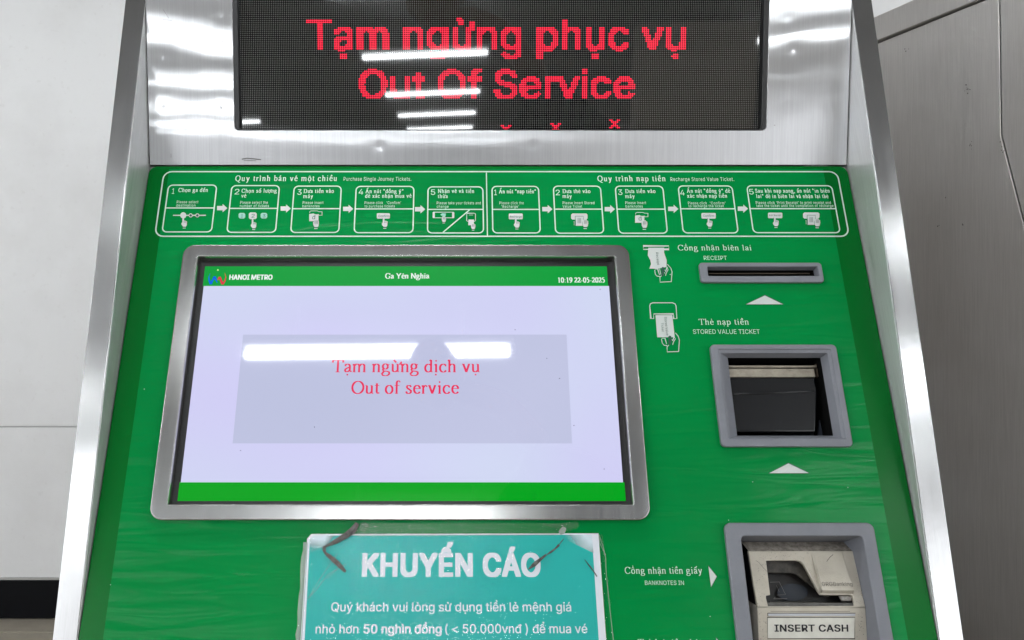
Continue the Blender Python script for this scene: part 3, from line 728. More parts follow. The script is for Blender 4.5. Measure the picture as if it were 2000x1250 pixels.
def cell(x, y):
    q = L.uv(x, y, WL); return int(round((q[0] - us[0]) / PITCHL)), int(round((q[1] - vs_[0]) / PITCHL))
for x, y, cut in ((987, 253, 1), (1084, 250, 0), (1197, 243, 0)):
    ci, cj = cell(x, y)
    for k in range(-2, 3):
        for dj in (k, -k):
            for e in (0, 1):
                j, i = cj + dj, ci + k + e
                if 0 <= j < len(vs_): lit[j, i] = True
def dots(mask, size, w):
    jj, ii = np.nonzero(mask); h = size / 2; n = len(ii)
    uu, vv = us[ii], vs_[jj]
    k = .42
    offs = [(h, -h * k), (h, h * k), (h * k, h), (-h * k, h), (-h, h * k), (-h, -h * k), (-h * k, -h), (h * k, -h)] if n < 6000 else [(h, -h), (h, h), (-h, h), (-h, -h)]
    P_ = np.zeros((n, len(offs), 3))
    for q, (dx, dy) in enumerate(offs):
        P_[:, q] = L.o + np.outer(uu + dx, L.r) + np.outer(vv + dy, L.u) + L.n * w
    m = len(offs); return mesh_py('leds', P_.reshape(-1, 3), [tuple(range(q * m, q * m + m)) for q in range(n)])
link('unlit_leds', dots(~lit, PITCHL * .40, -.0072), M['led_off'], led, kind='stuff')
link('lit_leds', dots(lit, PITCHL * .66, -.0071), M['led_on'], led, kind='stuff')
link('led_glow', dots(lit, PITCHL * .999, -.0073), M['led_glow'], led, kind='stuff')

# --- the sloping green panel
bot = G.uv(890, 1250)[1] - .16
rc_o = rect_px(G, (1365.5, 513), (1605.5, 512), (1609.5, 551), (1369.5, 551.5), .005, .004)
tk_o = rect_px(G, (1386, 672.5), (1635, 672.5), (1665.5, 872.5), (1411, 872.5), .006, .005)
sc_o = rect_px(G, (361.5, 477.5), (1223, 478), (1277, 1016), (287, 1016), .009, .0135, 8)
ca = quad_px(G, ((1415.5, 1021), (1705.5, 1020.5), (1439.5, 1250), (1746.5, 1250)), .006)
cx0, cx1 = (ca[0][0] + ca[2][0]) / 2, (ca[1][0] + ca[3][0]) / 2
cyt = ca[0][1]; cyb = ca[2][1] - .075
ci = quad_px(G, ((1449, 1047), (1686, 1047), (1470, 1250), (1719, 1250)), .006)
ix0, ix1, iyt, iyb = (ci[0][0] + ci[2][0]) / 2, (ci[1][0] + ci[3][0]) / 2, ci[0][1], cyb + .016
def inset(b, d): return [(b[0] + d, b[1] + d), (b[2] - d, b[1] + d), (b[2] - d, b[3] - d), (b[0] + d, b[3] - d)]
holes = [inset(rc_o[0], .004), inset(tk_o[0], .006), inset(sc_o[0], .009), inset((cx0, cyb, cx1, cyt), .005)]
VT = VJ - .0012
outl = rrect(XL + .0012, bot, XR - .0012, VT, .0001)
pts = []
for k in range(7): t = math.radians(15 * k); pts.append((XR - .0012 - .010 + .010 * math.cos(t), VT - .010 + .010 * math.sin(t)))
for k in range(7): t = math.radians(90 + 15 * k); pts.append((XL + .0012 + .010 + .010 * math.cos(t), VT - .010 + .010 * math.sin(t)))
pts += [(XL + .0012, bot), (XR - .0012, bot)]
gp = plate('front_panel', G, [pts] + holes, 0, .003, M['green'], tm, .0004, 1)
plate('panel_backing', G, [[(XL + .0008, bot), (XR - .0008, bot), (XR - .0008, VT + .001), (XL + .0008, VT + .001)]] + holes, -.0034, .0015, M['casing'], gp)
fx0, fx1 = G.uv(287, 640)[0], G.uv(1661, 628)[0]
plate('film_overlay', G, [[(fx0, bot), (fx1, bot), (fx1, VT - .004), (fx0, VT - .004)]] + holes, .0004, 0, M['film'], gp)
WP = .0008

# --- printed instructions
def box_print(tl, tr, br, bl, r, wpx, name, parent, div=None, diag=None):
    b, lp = rect_px(G, tl, tr, br, bl, WP, r)
    pr = Print(G, WP); k = G.uv(891, tl[1], WP)[0] - G.uv(890, tl[1], WP)[0]
    pr.strip(lp, wpx * k / 2, True)
    if div: vd = G.uv(890, div, WP)[1]; pr.strip([(b[0], vd), (b[2], vd)], wpx * k / 2)
    if diag: pr.line_px(diag, wpx)
    return pr.make(name, M['print'], parent), b
ob_, _b = box_print((319, 334.5), (1640, 336), (1654, 462.5), (304, 460.5), .010, 2.6, 'instruction_border', gp)
pr = Print(G, WP); pr.line_px([(950, 337), (952, 461)], 2.0); pr.make('instruction_divider', M['print'], gp)
serif_px(G, 'Quy trình bán vé một chiều', 459, 660, 353.6, 10.6, WP, M['print'], gp, 'instruction_heading', (.095, .045), .10)
sans_px(G, 'Purchase Single Journey Tickets.', 671, 803, 353, 7.2, WP, M['print'], gp, 'instruction_heading', .0, 1.1)
serif_px(G, 'Quy trình nạp tiền', 1167, 1302, 354, 10.6, WP, M['print'], gp, 'instruction_heading', (.095, .045), .10)
sans_px(G, 'Recharge Stored Value Ticket.', 1310, 1434, 353.5, 7.2, WP, M['print'], gp, 'instruction_heading', .0, 1.1)
# icons, all in photograph pixels laid back onto the panel
def hand_point(pr, dk, x, y, s=1.):
    """closed hand with one finger up; (x, y) is the finger tip"""
    def Q(l): return [(x + a * s, y + b * s) for a, b in l]
    pr.fill_px(Q([(-2.2, 0), (-1, -1.4), (.6, -1.4), (1.8, 0), (1.8, 12), (-2.2, 12)]))
    pr.fill_px(Q([(-2.2, 9), (7.4, 8), (8.8, 9.4), (8.6, 17), (6.2, 21), (-.2, 21), (-4.4, 16), (-4.6, 12.6), (-3.2, 11.6)]))
    pr.fill_px(Q([(2, 6.3), (3.6, 5.7), (4.4, 7), (4.6, 12), (2, 12)])); pr.fill_px(Q([(4.6, 6.9), (6.2, 6.4), (7, 7.4), (7, 12), (4.6, 12)]))
    pr.fill_px(Q([(7, 7.8), (8.4, 7.6), (9, 8.8), (8.8, 13), (7, 13)]))
    pr.line_px(Q([(-1, 24.3), (6, 24.3)]), 1.5 * s)
    for a in (1.9, 4.5, 6.9): dk.line_px(Q([(a, 7), (a, 11.5)]), .8 * s)
    dk.line_px(Q([(-2.6, 0), (-2.6, 9)]), .7 * s); dk.line_px(Q([(-1.4, 22.6), (6.6, 22.6)]), .9 * s); dk.line_px(Q([(9.3, 10), (8.9, 17), (6.6, 21.4)]), .6 * s)
def hand_open(pr, dk, x, y, s=1.):
    def Q(l): return [(x + a * s, y + b * s) for a, b in l]
    pr.fill_px(Q([(-5.5, 6), (-3, 6), (5.5, 4), (6, 9), (5, 14), (3.4, 16), (-2.6, 16), (-5, 12)]))
    for a, b in ((-3, 1), (-.6, 0), (1.9, 1), (4.4, 3.2)): pr.fill_px(Q([(a - 1.1, b + 1), (a, b), (a + 1.1, b + 1), (a + 1.1, 9), (a - 1.1, 9)]))
    for a in (-1.8, .65, 3.1): dk.line_px(Q([(a, 3), (a, 9.5)]), .8 * s)
    dk.line_px(Q([(-5.9, 5.5), (-5.4, 12), (-2.8, 16.6), (3.6, 16.6), (5.6, 14)]), .6 * s)
    pr.line_px(Q([(-3.2, 19), (3.2, 19)]), 1.5 * s); dk.line_px(Q([(-3.4, 17.6), (3.4, 17.6)]), .8 * s)
def key(pr, x0, y0, x1, y1, r=1.6):
    pr.fill_px([(x0 + r, y0), (x1 - r, y0), (x1, y0 + r), (x1, y1 - r), (x1 - r, y1), (x0 + r, y1), (x0, y1 - r), (x0, y0 + r)])
def circ(x, y, r, n=14): return [(x + r * math.cos(6.2832 * k / n), y + r * math.sin(6.2832 * k / n)) for k in range(n)]
def banknote(pr, dk, x, y):
    """note going into a slot; (x, y) top left"""
    pr.line_px([(x + 1, y + 4), (x + 1, y + 1.4), (x + 3, y), (x + 16, y), (x + 18, y + 1.4), (x + 25, y + 1.6), (x + 25, y + 8.4), (x + 19, y + 8.4), (x + 17, y + 6)], 1.)
    pr.fill_px([(x, y + 6), (x + 9, y + 5), (x + 11, y + 6.6), (x + 18, y + 7), (x + 18, y + 20), (x, y + 20)])
def card(pr, dk, pa, x, y):
    key(pr, x, y, x + 32, y + 12, 2.5); dk.line_px([(x + 8, y + 25), (x + 8, y + 5.4), (x + 24, y + 5.4), (x + 24, y + 12)], .8)
    pr.fill_px([(x + 9, y + 6), (x + 24, y + 6), (x + 24, y + 24), (x + 9, y + 24)])
    for a in (13.5, 16, 18.5): dk.line_px([(x + a, y + 9), (x + a, y + 19)], .8)
    pr.line_px([(x + 6, y + 23), (x + 6, y + 15), (x + 5, y + 16.5)], .8)
def steps(n, tl, tr, br, bl, div, head, cap_, npx, diag=None):
    bx, b = box_print(tl, tr, br, bl, .0055, 2.3, 'step_frame', gp, div, diag)
    serif_pr = Print(G, WP + .0001); dg = Print(G, WP + .0001)
    for (tx, xa, xb, yb, c_) in head: serif_px(G, tx, xa, xb, yb, c_, WP, M['print'], None, pr=serif_pr, pen=(.10, .05), spacing=.07)
    serif_pr.make('step_heading', M['print'], gp)
    for (tx, xa, xb, yb) in cap_: sans_px(G, tx, xa, xb, yb, 5.2, WP, M['print'], gp, 'step_caption', .004, 1.12)
    sans_px(G, str(n), npx[0], npx[1], npx[2], 10.5, WP, M['print'], gp, 'step_number', -.012)
steps(1, (328, 361.5), (423, 361.5), (413.5, 453), (318, 453), 406.2, [('Chọn ga đến', 348, 407, 375, 7.5)], [('Please select', 345, 387, 397), ('destination', 344, 381.5, 403.6)], (335.5, 340, 378.4))
steps(2, (452, 362.5), (545.6, 362.5), (538.5, 453.8), (444, 453.8), 407, [('Chọn số lượng', 471.5, 541.5, 376.4, 7.5), ('vé', 471, 481.5, 386, 7.5)], [('Please select the', 469, 523, 398), ('number of tickets', 468.5, 525, 404.6)], (458, 467, 379.6))
steps(3, (574, 363.5), (666, 363.5), (662.5, 454), (568.5, 454), 407.6, [('Đưa tiền vào', 592.5, 653, 377, 7.5), ('máy', 592, 612, 387, 7.5)], [('Please insert', 591, 631.5, 398.3), ('banknotes', 590.5, 624, 405)], (580.5, 588.7, 380.3))
steps(4, (695.8, 364), (808, 364), (807, 454.5), (691.5, 454.5), 408, [('Ấn nút "đồng ý"', 713.5, 789, 377.3, 7.5), ('để xác nhận mua vé', 713, 804.5, 386.5, 7.5)], [('Please click', 712, 748, 398.5), ("'Confirm'", 755, 783, 398.5), ('to purchase tickets', 712, 771, 405.3)], (700.5, 709.2, 379.8))
steps(5, (836.5, 365), (943, 365), (944.5, 455), (834.5, 455), 409, [('Nhận vé và tiền', 855, 927, 377, 7.5), ('thừa', 855, 875.5, 387, 7.5)], [('Please take your tickets and', 853, 939, 399), ('change', 853, 876, 405.8)], (841.5, 850, 380.5), [(917, 410), (865, 454)])
steps(1, (961, 364), (1052, 364), (1055, 455), (962.5, 455), 409, [('Ấn nút "nạp tiền"', 974.5, 1048, 377.7, 7.5)], [('Please click the', 975.5, 1023, 399), ("'Recharge'", 979.5, 1013.5, 405.8)], (965.5, 970.5, 381))
steps(2, (1081, 363.5), (1173.5, 363.5), (1178.5, 455.5), (1085, 455.5), 408.5, [('Đưa thẻ vào', 1098.5, 1154, 377.3, 7.5), ('máy', 1098.5, 1117.5, 387, 7.5)], [('Please insert Stored', 1099, 1161, 398.8), ('Value Ticket', 1099, 1137, 405.6)], (1085.5, 1093.8, 381.2))
steps(3, (1202, 363.5), (1295.5, 363.5), (1302.5, 455.5), (1208.5, 455.5), 408.5, [('Đưa tiền vào', 1221, 1281, 377.2, 7.5), ('máy', 1221, 1240.5, 387, 7.5)], [('Please insert', 1221.5, 1262, 398.6), ('banknotes', 1222, 1255.5, 405.4)], (1207.5, 1216, 380.6))
steps(4, (1326, 363.2), (1431, 363.2), (1440.5, 455), (1333, 455), 407.8, [('Ấn nút "đồng ý" để', 1341.5, 1427, 376.6, 7.5), ('xác nhận nạp tiền', 1342, 1421, 386.4, 7.5)], [('Please click', 1344, 1381, 399.2), ("'Confirm'", 1387, 1417, 399.2), ('to recharge the ticket', 1345, 1414, 404.8)], (1329, 1337.5, 381.5))
steps(5, (1459.5, 362.8), (1626, 362.8), (1639.5, 454.5), (1470.5, 454.5), 407.5, [('Sau khi nạp xong, ấn nút "in biên', 1475, 1621.5, 376.4, 7.5), ('lai" để in biên lai và nhận lại thẻ', 1477, 1619, 387, 7.5)], [("Please click 'Print Receipt' to print receipt and", 1476.5, 1623, 398.4), ('take the ticket until the completion of recharge', 1477.5, 1628, 404.3)], (1464, 1472.5, 379.6))
def arrow(cx, cy):
    pr = Print(G, WP); pr.fill_px([(cx - 10, cy - 4.2), (cx + 1.2, cy - 4.2), (cx + 1.2, cy + 4.2), (cx - 10, cy + 4.2)]); pr.fill_px([(cx + .8, cy - 8), (cx + 10, cy), (cx + .8, cy + 8)])
    pr.make('arrow', M['print_white'], gp)
for a in ((434, 406.5), (558, 407.3), (680, 408), (820.5, 408.7), (1069, 408.5), (1191, 408.5), (1315, 408), (1451, 407.6)): arrow(*a)
def icon(fn, name='step_icon'):
    pr, dk, pa = Print(G, WP + .0002), Print(G, WP + .0008), Print(G, WP + .0002); fn(pr, dk, pa)
    if pr.v: ic = pr.make(name, M['print_white'], gp)
    if pa.v: pa.make(name, M['print_teal'], gp)
    if dk.v: dk.make(name, M['print_dark'], gp)
def f1(pr, dk, pa):
    pr.line_px([(338, 420.6), (402, 420.6)], 2.2); pr.fill_px(circ(358, 420.6, 6)); hand_point(pr, dk, 358, 426, .8)
    for x in (372.5, 385.5): pr.fill_px(circ(x, 420.8, 3.9)); dk.fill_px(circ(x, 420.8, 2.5))
icon(f1)
def f2(pr, dk, pa):
    key(pa, 466, 415.8, 479, 426.8, 2.5); key(pr, 486, 415, 501.5, 428, 2.5); hand_point(pr, dk, 493.5, 429, .8)
icon(f2)
icon(lambda pr, dk, pa: key(pa, 509, 415.8, 522, 426.8, 2.5))
for t, x0, x1, y in (('1', 471, 474, 424.6), ('3', 513, 518, 424.6)): sans_px(G, t, x0, x1, y, 6, WP + .0011, M['print_dark'], gp, 'step_icon')
sans_px(G, '2', 491, 497, 425, 7, WP + .0011, M['print_dark'], gp, 'step_icon')
def dsign(x, y):
    sans_px(G, 'đ', x, x + 6.5, y, 7.5, WP + .0011, M['print_dark'], gp, 'step_icon', .0)
def f3(pr, dk, pa): banknote(pr, dk, 604, 412); hand_open(pr, dk, 617, 427.5)
icon(f3); dsign(609.5, 428)
def f4(pr, dk, pa): key(pr, 736, 416.5, 761.5, 427, 1.4); hand_point(pr, dk, 749.5, 426, .82)
icon(f4); sans_px(G, 'Confirm', 739, 760, 424, 4.2, WP + .0011, M['print_dark'], gp, 'step_icon')
def f5(pr, dk, pa):
    pr.line_px([(847, 414.4), (885, 414.4), (886.6, 416), (886.6, 424), (885, 425.4), (847, 425.4), (845.6, 424), (845.6, 416)], 1.1, True)
    key(pr, 845, 414, 849.3, 426, 1); key(pr, 883, 414, 887.3, 426, 1); pa.fill_px([(860, 419), (864, 416.4), (871, 417), (870, 423), (862, 421)]); hand_open(pr, dk, 866.8, 421.6, .74)
    pr.line_px([(912, 416.5), (927, 416.5), (928.6, 418), (928.6, 431), (926, 432.6), (913.5, 432.6), (911.6, 431), (911.6, 418)], 1.1, True); pr.line_px([(916, 420), (924, 420)], .9)
    pr.fill_px([(915, 429), (926, 429), (925, 440), (914.5, 440)]); hand_open(pr, dk, 924, 435.6, .74); 
icon(f5)
def f6(pr, dk, pa): key(pr, 993.7, 417, 1021, 428.4, 1.4); hand_point(pr, dk, 1007.5, 427.4, .82)
icon(f6); sans_px(G, 'Recharge', 996, 1019, 425, 4.2, WP + .0011, M['print_dark'], gp, 'step_icon')
def f7(pr, dk, pa): card(pr, dk, pa, 1115.5, 417); hand_open(pr, dk, 1143, 427.5)
icon(f7)
def f8(pr, dk, pa): banknote(pr, dk, 1240.5, 415); hand_open(pr, dk, 1258.5, 429)
icon(f8); dsign(1247.5, 430.5)
def f9(pr, dk, pa): key(pr, 1370, 416, 1398, 427, 1.4); hand_point(pr, dk, 1384, 425.6, .82)
icon(f9); sans_px(G, 'Confirm', 1373.5, 1395, 423.4, 4.2, WP + .0011, M['print_dark'], gp, 'step_icon')
def f10(pr, dk, pa):
    key(pr, 1500, 415.4, 1528, 426.2, 1.4); hand_point(pr, dk, 1513.5, 424.6, .82)
icon(f10)
def f10(pr, dk, pa):
    card(pr, dk, pa, 1568.5, 415); hand_open(pr, dk, 1596, 426)
icon(f10); sans_px(G, 'Print Receipt', 1502.5, 1526, 422, 3.2, WP + .0011, M['print_dark'], gp, 'step_icon')

# --- lettering and pictures beside the slots
serif_px(G, 'Cổng nhận biên lai', 1324, 1469.5, 489, 10.5, WP, M['print'], gp, 'slot_label', (.085, .036), .05)
sans_px(G, 'RECEIPT', 1375, 1420, 507.6, 7.8, WP, M['print'], gp, 'slot_label', -.004, 1.0)
serif_px(G, 'Thẻ nạp tiền', 1365.5, 1464, 634.2, 11.3, WP, M['print'], gp, 'slot_label', (.085, .036), .05)
sans_px(G, 'STORED VALUE TICKET', 1354, 1484.5, 652, 8.6, WP, M['print'], gp, 'slot_label', -.004, 1.0)
serif_px(G, 'Cổng nhận tiền giấy', 1220.3, 1372.6, 1120.5, 13, WP, M['print'], gp, 'slot_label', (.085, .034), .03)
sans_px(G, 'BANKNOTES IN', 1260, 1336, 1142.3, 8.2, WP, M['print'], gp, 'slot_label', -.004, 1.0)
serif_px(G, 'Trả lại tiền thừa', 1246.5, 1377, 1261.5, 13, WP, M['print'], gp, 'slot_label', (.085, .034), .03)
def marker(pts):
    pr = Print(G, WP); c = (sum(p[0] for p in pts) / 3, sum(p[1] for p in pts) / 3)
    pr.fill_px([(c[0] + (p[0] - c[0]) * 1.09, c[1] + (p[1] - c[1]) * 1.14) for p in pts]); b = pr.make('marker_recess', M['print_dark'], gp)
    q = [G.uv(x, y, .0014) for x, y in pts]
    plate('direction_marker', G, [q], .0014, .0010, M['print_white'], gp, .0002, 1)
marker([(1458, 594), (1529, 594), (1494, 577)]); marker([(1503, 924), (1580, 924), (1540, 905)]); marker([(1384, 1106), (1389, 1146), (1400, 1126)][::1]); marker([(1399, 1246), (1404, 1286), (1415, 1266)])
def zr(x, y): return (1240 + x / 5.317, 465 + y / 5.317)
def pic1(pr, dk, pa):
    pr.line_px([zr(*p) for p in ((88, 82), (353, 82), (353, 117), (88, 117))], 2., True)
    pr.fill_px([zr(*p) for p in ((140, 100), (304, 100), (303, 150), (330, 230), (328, 300), (240, 318), (150, 318), (168, 270), (160, 230), (134, 180))])
    pr.line_px([zr(*p) for p in ((336, 272), (372, 310), (386, 350), (378, 452), (262, 458), (260, 405), (276, 392), (300, 375))], 1.4)
    pr.line_px([zr(*p) for p in ((206, 330), (212, 375), (228, 394), (254, 398), (262, 404))], 1.4)
    pr.line_px([zr(*p) for p in ((210, 322), (238, 322), (256, 385))], 1.2); pr.line_px([zr(*p) for p in ((256, 318), (270, 380))], 1.2)
    pr.line_px([zr(*p) for p in ((318, 390), (326, 360), (344, 330), (336, 300), (318, 350), (310, 330))], 1.3)
    dk.fill_px([zr(*p) for p in ((276, 310), (290, 298), (304, 306), (308, 340), (296, 400), (276, 392))])
icon(pic1, 'receipt_picture')
def pic2(pr, dk, pa):
    pr.line_px([zr(*p) for p in ((195, 836), (166, 836), (154, 705), (162, 682), (186, 672), (390, 672), (418, 684), (428, 708), (436, 836), (402, 836), (400, 788), (196, 788))], 1.6, True)
    pr.fill_px([zr(*p) for p in ((214, 800), (388, 800), (412, 1010), (410, 1030), (232, 1030))])
    pr.line_px([zr(*p) for p in ((420, 984), (450, 1020), (462, 1060), (454, 1178), (336, 1182), (334, 1130), (352, 1110))], 1.4)
    pr.line_px([zr(*p) for p in ((276, 1045), (284, 1090), (304, 1114), (330, 1116), (338, 1126))], 1.4); pr.line_px([zr(*p) for p in ((282, 1040), (312, 1040), (330, 1100))], 1.2)
    pr.line_px([zr(*p) for p in ((392, 1108), (400, 1080), (420, 1046), (410, 1020), (392, 1068), (384, 1050))], 1.3)
    dk.fill_px([zr(*p) for p in ((346, 1024), (362, 1012), (378, 1020), (382, 1060), (370, 1110), (350, 1106))])
icon(pic2, 'ticket_picture')
def vtext(text, x0, y0, x1, y1, h):
    """lettering turned to run down the panel"""
    me = sans_mesh(text); co = np.array([v.co[:] for v in me.vertices]); a = G.uv(x0, y0, WP + .0011); b = G.uv(x1, y1, WP + .0011)
    ln = math.hypot(b[0] - a[0], b[1] - a[1]); ang = math.atan2(b[1] - a[1], b[0] - a[0]); k = ln / (co[:, 0].max() - co[:, 0].min())
    u1 = G.uv(x0 + h, y0, WP)[0] - G.uv(x0, y0, WP)[0]
    me.transform(Matrix.Translation((a[0], a[1], 0)) @ Matrix.Rotation(ang, 4, 'Z') @ Matrix.Diagonal((k, u1 / CAPH, 1, 1))); me.transform(G.mat(WP + .0011))
    link('picture_lettering', me, M['print_dark'], gp)
vtext('Receipt', *zr(218, 146), *zr(232, 276), 4.6); vtext('Stored Value', *zr(304, 816), *zr(328, 1010), 4.6); vtext('Ticket', *zr(272, 878), *zr(280, 970), 4.4)

pr = Print(G, WP)
for x, y in ((1216, 627), (1309, 536), (1298, 533), (1470, 941), (1656, 952), (1387, 1204), (1423, 1016), (282, 760), (216, 1142), (1108, 1055)): pr.fill_px(circ(x, y, .9, 6))
pr.make('paint_speck', M['print'], gp, kind='stuff')
# --- touchscreen
ts = bpy.data.objects.new('touchscreen', None); col.objects.link(ts); ts.parent = tm; ts.location = Vector(G.p(-.06, .15)) - tm.location
bi = rect_px(G, (386, 500.5), (1199.5, 500), (1239, 985.5), (325.5, 986), .009, .0022, 4)
plate('bezel', G, [sc_o[1], bi[1]], .009, .0088, M['bezel'], ts, .0012, 3)
b = bi[0]
plate('inner_lip', G, [rrect(b[0] - .0016, b[1] - .0016, b[2] + .0016, b[3] + .0016, .004, 4), rrect(b[0] + .0002, b[1] + .0002, b[2] - .0002, b[3] - .0002, .0016, 4)], .0078, .0118, M['lip'], ts, .0001, 1)
plate('screen_surround', G, [[(b[0] - .004, b[1] - .004), (b[2] + .004, b[1] - .004), (b[2] + .004, b[3] + .004), (b[0] - .004, b[3] + .004)]], -.0042, .02, M['black'], ts)
WS = -.0040
def spoly(name, mat, pts, w, parent=ts):
    q = [G.uv(x, y, w) for x, y in pts]; x0 = (q[0][0] + q[3][0]) / 2; x1 = (q[1][0] + q[2][0]) / 2; y1 = (q[0][1] + q[1][1]) / 2; y0 = (q[2][1] + q[3][1]) / 2
    me = mesh_py(name, [(x0, y0, 0), (x1, y0, 0), (x1, y1, 0), (x0, y1, 0)], [(0, 1, 2, 3)]); me.transform(G.mat(w)); return link(name, me, mat, parent)
spoly('screen_background', M['scr_bg'], ((400.5, 559), (1187.5, 558), (1219, 941), (350, 943)), WS)
spoly('title_bar', M['scr_green'], ((400.5, 520.5), (1185, 520), (1188, 558.6), (396, 558.6)), WS + .0001)
spoly('footer_bar', M['scr_green2'], ((350.6, 942), (1219.5, 942), (1222.5, 978.5), (346.6, 978.5)), WS + .0001)
spoly('message_box', M['scr_box'], ((475, 653.5), (1106, 653.5), (1118, 866), (454, 866)), WS + .0001)
serif_px(G, 'Tạm ngừng dịch vụ', 648, 938.5, 727, 24, WS + .0002, M['scr_red'], ts, 'screen_message', (.10, .032))
serif_px(G, 'Out of service', 685, 897, 769, 24.5, WS + .0002, M['scr_red'], ts, 'screen_message', (.10, .032))
serif_px(G, 'Ga Yên Nghĩa', 752, 838.5, 544, 10.2, WS + .0003, M['scr_white'], ts, 'station_name', (.125, .042))
serif_px(G, '10:19 22-05-2025', 1089, 1182, 551.8, 9.6, WS + .0003, M['scr_white'], ts, 'screen_clock', (.11, .055))
sans_px(G, 'HANOI METRO', 447.5, 532, 546, 9.2, WS + .0003, M['scr_white'], ts, 'metro_name', .03, 1.0)
def zl(x, y): return (395 + x / 13.33, 515 + y / 13.33)
def taper(pr, pts, ws):
    q = pr.px([zl(*p) for p in pts]); k = (G.uv(891, 540, WS)[0] - G.uv(890, 540, WS)[0]) / 13.33 / 2
    n = len(q)
    for i in range(n - 1):
        z = pr._z(); bse = len(pr.v); a, c = q[i], q[i + 1]; l = math.hypot(c[0] - a[0], c[1] - a[1]) or 1; nx, ny = -(c[1] - a[1]) / l, (c[0] - a[0]) / l
        for (p, w_) in ((a, ws[i]), (c, ws[i + 1])):
            pr.v.append(pr.P.p(p[0] + nx * w_ * k, p[1] + ny * w_ * k, z)); pr.v.append(pr.P.p(p[0] - nx * w_ * k, p[1] - ny * w_ * k, z))
        pr.f.append((bse, bse + 1, bse + 3, bse + 2))
pr = Print(G, WS + .0003); taper(pr, [(205, 255), (172, 350), (180, 430), (222, 530), (270, 430), (320, 335), (350, 400), (392, 500)], [6, 22, 45, 60, 46, 50, 58, 12]); pr.make('metro_logo', M['scr_blue'], ts)
pr = Print(G, WS + .0003); taper(pr, [(400, 425), (455, 345), (490, 440), (530, 535), (590, 450), (616, 350), (585, 235)], [26, 52, 58, 56, 38, 22, 4]); pr.make('metro_logo', M['scr_logo_red'], ts)
pr = Print(G, WS + .0003); pr.fill_px(circ(*zl(408, 166), 1.6)); pr.make('metro_logo', M['scr_yellow'], ts)
pr = Print(G, WS + .0004)
for x, y in ((1093, 739), (1121, 831), (614, 834), (1006, 644), (1172, 565), (1180, 916), (1068, 700), (470, 880)): pr.fill_px(circ(x, y, .9, 6))
pr.make('dust_speck', M['ink'], ts, kind='stuff')

# --- grey slot surrounds
def child(name, parent, loc):
    o = bpy.data.objects.new(name, None); col.objects.link(o); o.parent = parent; o.location = Vector(loc) - parent.location; return o
def loft(name, P, A, wA, B, wB, mat, parent):
    """sloping walls between two rectangles (x0, y0, x1, y1) at depths wA and wB"""
    def R(b, w): return [P.p(b[0], b[1], w), P.p(b[2], b[1], w), P.p(b[2], b[3], w), P.p(b[0], b[3], w)]
    v = R(A, wA) + R(B, wB); return link(name, mesh_py(name, v, [(i, (i + 1) % 4, (i + 1) % 4 + 4, i + 4) for i in range(4)]), mat, parent)
rs = child('receipt_slot', tm, G.p(.36, .27))
ri = rect_px(G, (1381.5, 520.8), (1597, 520.6), (1600, 538.5), (1384, 538.5), .005, .001, 3)
plate('slot_bezel', G, [rc_o[1], ri[1]], .005, .0048, M['grey'], rs, .0013, 3)
rb = ri[0]; rd = (rb[0] + .0012, rb[1] + .0010, rb[2] - .0012, rb[3] - .0010)
loft('slot_throat', G, rb, .0046, rd, -.004, M['grey'], rs); loft('slot_throat', G, rd, -.004, rd, -.03, M['dark'], rs)
plate('slot_back', G, [inset(rd, -.001)], -.024, .002, M['dark'], rs)
y_ = rd[1]
plate('paper_guide', G, [[(rd[0] + .012, y_ + .0006), (rd[2] - .008, y_ + .0006), (rd[2] - .008, y_ + .0020), (rd[0] + .012, y_ + .0026)]], -.010, .003, flat('dull guide metal', (.13, .12, .11), .4, .6), rs)
plate('paper_edge', G, [[(rd[0] + .040, y_ + .0011), (rd[0] + .082, y_ + .0011), (rd[0] + .082, y_ + .0026), (rd[0] + .050, y_ + .0026)]], -.008, .0008, M['paper'], rs)
plate('slot_shutter', G, [[(rd[0] + .004, rd[3] - .0030), (rd[2] - .003, rd[3] - .0030), (rd[2] - .003, rd[3] - .0021), (rd[0] + .004, rd[3] - .0021)]], -.007, .002, flat('worn slot edge', (.10, .075, .055), .5, .4), rs)

vs1 = child('stored_value_slot', tm, G.p(.40, .15))
t1 = rect_px(G, (1403, 682.5), (1622.5, 682.5), (1652, 856), (1425, 856), .006, .0012, 3)
plate('slot_bezel', G, [tk_o[1], t1[1]], .006, .0058, M['grey'], vs1, .0014, 3)
t2q = quad_px(G, ((1421, 699), (1602, 699), (1627.5, 851), (1440, 851)), -.006)
t2 = ((t2q[0][0] + t2q[3][0]) / 2, t2q[2][1], (t2q[1][0] + t2q[2][0]) / 2, t2q[0][1]); A1 = t1[0]
mid = (A1[0] + .0022, A1[1] + .001, A1[2] - .0030, A1[3] - .0034)
loft('slot_throat', G, A1, .0045, mid, .0035, M['grey'], vs1); loft('slot_throat', G, mid, .0035, t2, -.006, M['grey'], vs1)
loft('slot_throat', G, t2, -.006, t2, -.05, M['dark'], vs1)
plate('slot_back', G, [inset(t2, -.002)], -.05, .002, flat('deep grey lining', (.02, .024, .032), .6), vs1)
def bx_px(name, P, px0, py0, px1, py1, w, th_, mat, parent, bev=.0004):
    a = P.uv(px0, py0, w); c = P.uv(px1, py1, w)
    return plate(name, P, [[(a[0], c[1]), (c[0], c[1]), (c[0], a[1]), (a[0], a[1])]], w, th_, mat, parent, bev)
bx_px('shutter_rail', G, 1416, 713, 1596, 717.4, -.012, .006, M['metal_worn'], vs1, .0012)
bx_px('shutter_plate', G, 1416, 720, 1593, 736.5, -.015, .004, M['metal_worn'], vs1)
bx_px('rail_end', G, 1594, 710, 1599, 736, -.013, .006, flat('corroded metal', (.09, .07, .05), .6, .4), vs1)
